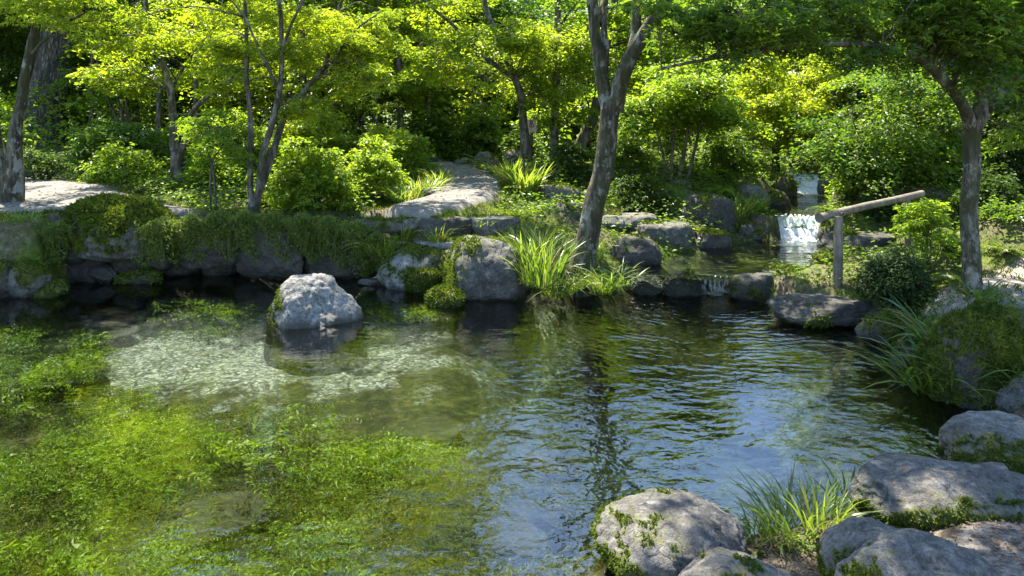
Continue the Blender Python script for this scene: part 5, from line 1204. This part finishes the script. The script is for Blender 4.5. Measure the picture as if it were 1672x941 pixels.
# dry leaf litter on the near right ground
x, y = scatter(rng, 15000, .9, 4.5, 2.2, 5.2, lambda x, y: (sdf(POND, x, y) > .12))
z = terrain(x, y); N = len(x); a = rng.uniform(0, 2 * math.pi, N)
d = norm(np.stack([np.cos(a), np.sin(a), rng.normal(0, .25, N)], 1)); nn = norm(np.stack([rng.normal(0, .35, N), rng.normal(0, .35, N), np.ones(N)], 1))
tag(link('leaf_litter', leaf_mesh('leaf_litter', np.stack([x, y, z + .008], 1), d, nn, rng.uniform(.006, .032, N), .28, rng.uniform(0, 1, N), M['dry_leaf'])), kind='stuff', label='dry leaf litter on the near dirt', cat='leaf litter')
x, y = scatter(rng, 2600, -8, .5, 9.2, 18, lambda x, y: (sdf(PATH, x, y) < .1))
z = terrain(x, y); N = len(x); a = rng.uniform(0, 2 * math.pi, N)
d = norm(np.stack([np.cos(a), np.sin(a), rng.normal(0, .2, N)], 1)); nn = norm(np.stack([rng.normal(0, .3, N), rng.normal(0, .3, N), np.ones(N)], 1))
tag(link('leaf_litter', leaf_mesh('leaf_litter', np.stack([x, y, z + .024], 1), d, nn, rng.uniform(.02, .06, N), .3, rng.uniform(0, .8, N), M['dry_leaf'])), kind='stuff', label='dry leaf litter strewn on the gravel path', cat='leaf litter')
# water weed
def weed(n, poly, zlo, zhi, seed, dens, ln=(.18, .42), pairs=11, lat=.038, name='water_weed', mat='weed_leaf'):
    rng = np.random.RandomState(seed); poly = np.array(gp(poly, -.15)); lo, hi = poly.min(0), poly.max(0)
    x = rng.uniform(lo[0], hi[0], n); y = rng.uniform(lo[1], hi[1], n)
    s = sdf(poly, x, y); cl = fbm(np.stack([x * .9, y * 1.5, x * 0 + seed], -1), 3)
    k = (s < .25 * cl) & (cl > dens) & (sdf(POND, x, y) < -.15) & (((x + 1.62) / .30) ** 2 + ((y - 4.12) / .20) ** 2 > 1); x, y, cl = x[k], y[k], cl[k]; n = len(x)
    zb = terrain(x, y)
    z = np.maximum(zb + .03, zlo + (zhi - zlo) * np.clip(rng.rand(n) * .45 + .30 + .9 * cl, 0, 1))
    az = rng.normal(-.15, .75, n)
    L = rng.uniform(*ln, n); t = np.linspace(0, 1, pairs)[None, :, None]
    out = np.stack([np.cos(az), np.sin(az), np.zeros(n)], 1)[:, None, :]; sd = np.stack([-np.sin(az), np.cos(az), np.zeros(n)], 1)[:, None, :]
    ph = rng.uniform(0, 6, n)[:, None, None]
    c = np.stack([x, y, z], 1)[:, None, :] + out * L[:, None, None] * t + sd * .035 * np.sin(t * 6 + ph) + np.array([0, 0, 1.]) * (.05 * np.sin(t * 2.4 + ph) * .8)
    c[..., 2] = np.minimum(c[..., 2], zhi)
    tg = norm(np.gradient(c, axis=1)); Pp, Dd_, Nn, LL = [], [], [], []
    up = norm(np.array([0, 0, 1.]) + rng.normal(0, .35, (n, 1, 3))); side = norm(np.cross(tg, np.broadcast_to(up, tg.shape)))
    for sg in (-1, 1):
        Pp.append(c + rng.normal(0, .004, c.shape)); Dd_.append(norm(side * sg + tg * .7 + rng.normal(0, .3, c.shape))); Nn.append(norm(np.broadcast_to(up, c.shape) + rng.normal(0, .35, c.shape)))
        LL.append(lat * rng.uniform(.5, 1.5, (n, 1)) * rng.uniform(.5, 1.3, (n, pairs)) * (1.1 - .6 * t[:, :, 0]))
    p, d, nn, L2 = [np.concatenate([q.reshape(-1, q.shape[-1]) if q.ndim == 3 else q.ravel() for q in Q]) for Q in (Pp, Dd_, Nn, LL)]
    tint = np.clip(np.tile(np.repeat(.30 + 1.25 * cl, pairs), 2) + rng.normal(0, .2, len(p)), 0, 1)
    return leaf_mesh(name, p, d, nn, L2, .17, tint, M[mat])
WP = [(-300, 650), (60, 640), (200, 624), (300, 652), (440, 664), (560, 690), (680, 720), (720, 755), (640, 790), (580, 835), (550, 890), (590, 945), (540, 1100), (-700, 1100)]
tag(link('water_weed', weed(7600, WP, -.50, -.12, 3, -.03, (.2, .5), 17, .032)), kind='stuff', label='bright green water weed filling the near left of the pond', cat='water weed')
tag(link('water_weed', weed(800, WP, -.24, -.08, 23, .08, (.25, .6), 17, .052)), kind='stuff', label='long leafy weed strands trailing just under the surface', cat='water weed')
tag(link('water_weed', weed(2600, WP, -.46, -.16, 13, -.30, (.2, .45), 13, .04, mat='weed_olive')), kind='stuff', label='dull olive weed under the bright weed in the near left of the pond', cat='water weed')
tag(link('water_weed', weed(1500, [(-250, 545), (60, 535), (140, 560), (150, 610), (40, 640), (-350, 650)], -.3, -.04, 4, -.1, lat=.045)), kind='stuff', label='green water weed streaks at the left edge of the pond', cat='water weed')
tag(link('water_weed', weed(900, [(190, 520), (330, 500), (560, 488), (720, 505), (700, 525), (420, 512), (330, 545), (230, 560)], -.3, -.05, 5, .02, lat=.045)), kind='stuff', label='thin weed streaks between the left wall and the pale gravel', cat='water weed')
tag(link('water_weed', weed(2200, [(640, 760), (780, 740), (960, 800), (980, 900), (920, 1040), (600, 1040), (620, 900)], -.5, -.2, 6, .0, lat=.035, mat='weed_olive')), kind='stuff', label='olive weed on the bed at the bottom middle', cat='water weed')
for l, r, t, b, zb, lab in [(250, 460, 800, 905, -.32, 'large brown stone under the water among the bright weed'), (20, 180, 596, 640, -.3, 'sunken brown stone at the left of the pond near the pale gravel'), (80, 230, 530, 560, -.3, 'sunken stone in the dark water before the left wall'),
                            (850, 960, 735, 790, -.5, 'pale sunken stone in the middle of the pond'), (640, 760, 690, 730, -.45, 'sunken stone beside the right rim of the weed'), (770, 900, 850, 930, -.5, 'mossy sunken stone at the bottom middle')]:
    rock(l, r, t, b, lab, zb=zb, dr=.8, moss=.3, mat='rock_dark', sub=4, name='sunken_stone', group='stones under the water', fuzz=0)

# ------------------------------------------------------------------ log rail
def rail():
    D0, D1 = 7.85, 8.7
    base = ground_at(1367, D0); root = tag(empty('log_rail', base), 'rustic rail of a peeled log on a round post at the right bank', 'handrail')
    top = P(1369, 352, D0)
    mb = MB(); tube(mb, catmull([base + [0, 0, -.25], (base + top) / 2 + [.004, 0, 0], top + [0, 0, -.01]], 14), [.050, .045], 16, .08, 2)
    mb.obj('post', M['log'], root, base)
    a = P(1337, 356, D0 - .03); b = P(1506, 316, D1)
    mb = MB(); tube(mb, catmull([a, a + (b - a) * .35 + [0, 0, .008], a + (b - a) * .7, b], 24), [.043, .038], 16, .08, 5)
    tube(mb, [a - (b - a) * .0005, a], [.05, .056], 16)
    mb.obj('rail', M['log'], root, base)
    e = a + (b - a) * .84; g = np.array([e[0], e[1], hz(e[0], e[1])])
    mb = MB(); tube(mb, catmull([g + [0, 0, -.25], (g + e) / 2, e], 10), [.04, .034], 14, .06, 8); mb.obj('post', M['log'], root, base)
    # wooden pegs where the rail is pinned to the post
    c = a + (b - a) * .185
    mb = MB(); tube(mb, [c + [0, -.075, .0], c + [0, .0, .0]], [.012, .012], 8); mb.obj('peg', M['log'], root, base)
rail()

# ------------------------------------------------------------------ placard, shed, fence
def box(mb, lo, hi):
    x0, y0, z0 = lo; x1, y1, z1 = hi
    v = [(x0, y0, z0), (x1, y0, z0), (x1, y1, z0), (x0, y1, z0), (x0, y0, z1), (x1, y0, z1), (x1, y1, z1), (x0, y1, z1)]
    mb.add(v, [(0, 3, 2, 1), (4, 5, 6, 7), (0, 1, 5, 4), (1, 2, 6, 5), (2, 3, 7, 6), (3, 0, 4, 7)])
def placard():
    D = 15.3; c = P(868, 206, D); g = ground_at(868, D); root = tag(empty('placard', g), 'pinkish wooden placard with a dark brush mark beside the slender tree', 'sign')
    mb = MB(); tube(mb, [np.array([c[0], D + .03, g[2] - .2]), np.array([c[0], D + .03, c[2]])], [.03, .03], 8); mb.obj('post', M['twig'], root, g)
    w, h = .10, .135
    mb = MB(); box(mb, (c[0] - w, D - .015, c[2] - h), (c[0] + w, D, c[2] + h)); mb.obj('board', M['placard'], root, g, False)
    mb = MB()
    for pts in ([(-.02, .10), (-.03, .05), (-.005, .02), (.02, .05), (.03, .10)], [(-.04, .01), (.0, .03), (.04, .01), (.045, -.03), (.0, -.045), (-.04, -.03), (-.04, .01)], [(-.05, -.015), (.05, -.02)], [(0, .09), (.005, .0)]):
        q = np.array([(c[0] + a, D - .019, c[2] + .02 + b) for a, b in pts]); tube(mb, catmull(q, 14), [.008, .006], 6)
    mb.obj('brush_mark', M['ink'], root, g)
placard()
def shed():
    D = 27.; x0 = P(700, 0, D)[0]; x1 = P(806, 0, D)[0]; g = ground_at(753, D); zt = H - (166 - HY) / F * D
    root = tag(empty('shed', g), 'low dark boarded shed half hidden by bushes behind the path', 'shed')
    mb = MB(); b = MB(); n = 9
    for k in range(n):
        a = x0 + (x1 - x0) * k / n; box(mb, (a, D + .006 * (k % 2), g[2] - .3), (a + (x1 - x0) / n - .012, D + .05, zt))
    box(mb, (x0, D + .055, g[2] - .3), (x1, D + 2.4, zt)); mb.obj('wall', M['shed_board'], root, g, False)
    d = MB(); xm = P(762, 0, D)[0]; box(d, (xm, D - .03, g[2]), (xm + .95, D - .008, zt - .12)); do = d.obj('door', M['fence_board'], root, g, False)
    h = MB(); tube(h, [(xm + .12, D - .06, g[2] + .9), (xm + .12, D - .06, g[2] + 1.1)], [.015, .015], 6); ho = h.obj('handle', M['ink'], do, g)
    be = MB(); box(be, (x0 - .1, D - .07, zt + .002), (x1 + .1, D + .04, zt + .10)); be.obj('beam', M['fence_board'], root, g, False)
    r = MB(); e = .5
    v = [(x0 - e, D - e, zt + .11), (x1 + e, D - e, zt + .11), (x1 + e, D + 1.2, zt + .75), (x0 - e, D + 1.2, zt + .75), (x0 - e, D + 2.9, zt + .11), (x1 + e, D + 2.9, zt + .11)]
    v += [(a, b_, c + .07) for a, b_, c in v]
    r.add(v, [(0, 3, 2, 1), (3, 4, 5, 2), (6, 7, 8, 9), (9, 8, 11, 10), (0, 1, 7, 6), (4, 10, 11, 5), (1, 2, 8, 7), (2, 5, 11, 8), (0, 6, 9, 3), (3, 9, 10, 4)])
    r.obj('roof', M['shed_roof'], root, g, False)
shed()
def fence():
    D = 20.5; x0 = P(1262, 0, D)[0]; x1 = P(1420, 0, D)[0]; g = ground_at(1330, D); zt = H - (200 - HY) / F * D
    zt = max(zt, g[2] + .9)
    root = tag(empty('board_fence', g), 'grey board fence glimpsed behind the yellow maple above the rapids', 'fence')
    mb = MB(); n = 18
    for k in range(n):
        a = x0 + (x1 - x0) * k / n; box(mb, (a, D, g[2] - .4), (a + (x1 - x0) / n - .02, D + .03, zt + .02 * (k % 3)))
    mb.obj('boards', M['fence_board'], root, g, False)
    for k in range(4):
        a = x0 + (x1 - x0) * k / 3; m = MB(); box(m, (a - .05, D - .11, g[2] - .4), (a + .05, D - .003, zt + .1)); m.obj('post', M['fence_board'], root, g, False)
    for zz in (.25, .75):
        m = MB(); box(m, (x0, D + .033, g[2] + zz * (zt - g[2])), (x1, D + .08, g[2] + zz * (zt - g[2]) + .09)); m.obj('rail', M['fence_board'], root, g, False)
fence()

# ------------------------------------------------------------------ light, sky, camera
SUN_EL, SUN_AZ = 62., -30.                     # azimuth from straight ahead, negative = to the left
sv = Vector((math.sin(R(SUN_AZ)) * math.cos(R(SUN_EL)), math.cos(R(SUN_AZ)) * math.cos(R(SUN_EL)), math.sin(R(SUN_EL))))
sun = bpy.data.lights.new('sun', 'SUN'); sun.energy = 5.0; sun.angle = R(.53); sun.color = (1., .925, .78)
so = bpy.data.objects.new('sun', sun); COL.objects.link(so); so.rotation_euler = sv.to_track_quat('Z', 'Y').to_euler(); so.location = (-8, 10, 30)
w = bpy.data.worlds.new('World'); scene.world = w; w.use_nodes = True
nt = w.node_tree; nt.nodes.clear()
sky = nt.nodes.new('ShaderNodeTexSky'); sky.sky_type = 'NISHITA'; sky.sun_disc = False; sky.sun_elevation = R(SUN_EL); sky.sun_rotation = R(SUN_AZ); sky.ozone_density = 3.2; sky.dust_density = .4
bg = nt.nodes.new('ShaderNodeBackground'); bg.inputs[1].default_value = .125; ow = nt.nodes.new('ShaderNodeOutputWorld')
nt.links.new(sky.outputs[0], bg.inputs[0]); nt.links.new(bg.outputs[0], ow.inputs[0])

cam = bpy.data.cameras.new('camera'); cam.sensor_width = 36; cam.lens = 36 * F / 1672; cam.shift_y = -(470.5 - HY) / 1672; cam.clip_end = 600; cam.clip_start = .05
co = bpy.data.objects.new('camera', cam); COL.objects.link(co); co.location = (0, 0, H); co.rotation_euler = (R(90), 0, 0)
scene.camera = co
vs = scene.view_settings; vs.view_transform = 'Standard'; vs.look = 'None'; vs.exposure = 2.2; vs.gamma = 1; vs.use_curve_mapping = False
cy = scene.cycles
cy.max_bounces = 8; cy.diffuse_bounces = 4; cy.glossy_bounces = 3; cy.transmission_bounces = 6; cy.transparent_max_bounces = 10
cy.use_denoising = True; cy.sample_clamp_indirect = 6; cy.caustics_reflective = False; cy.caustics_refractive = False
print('LEAVES', TOTAL)
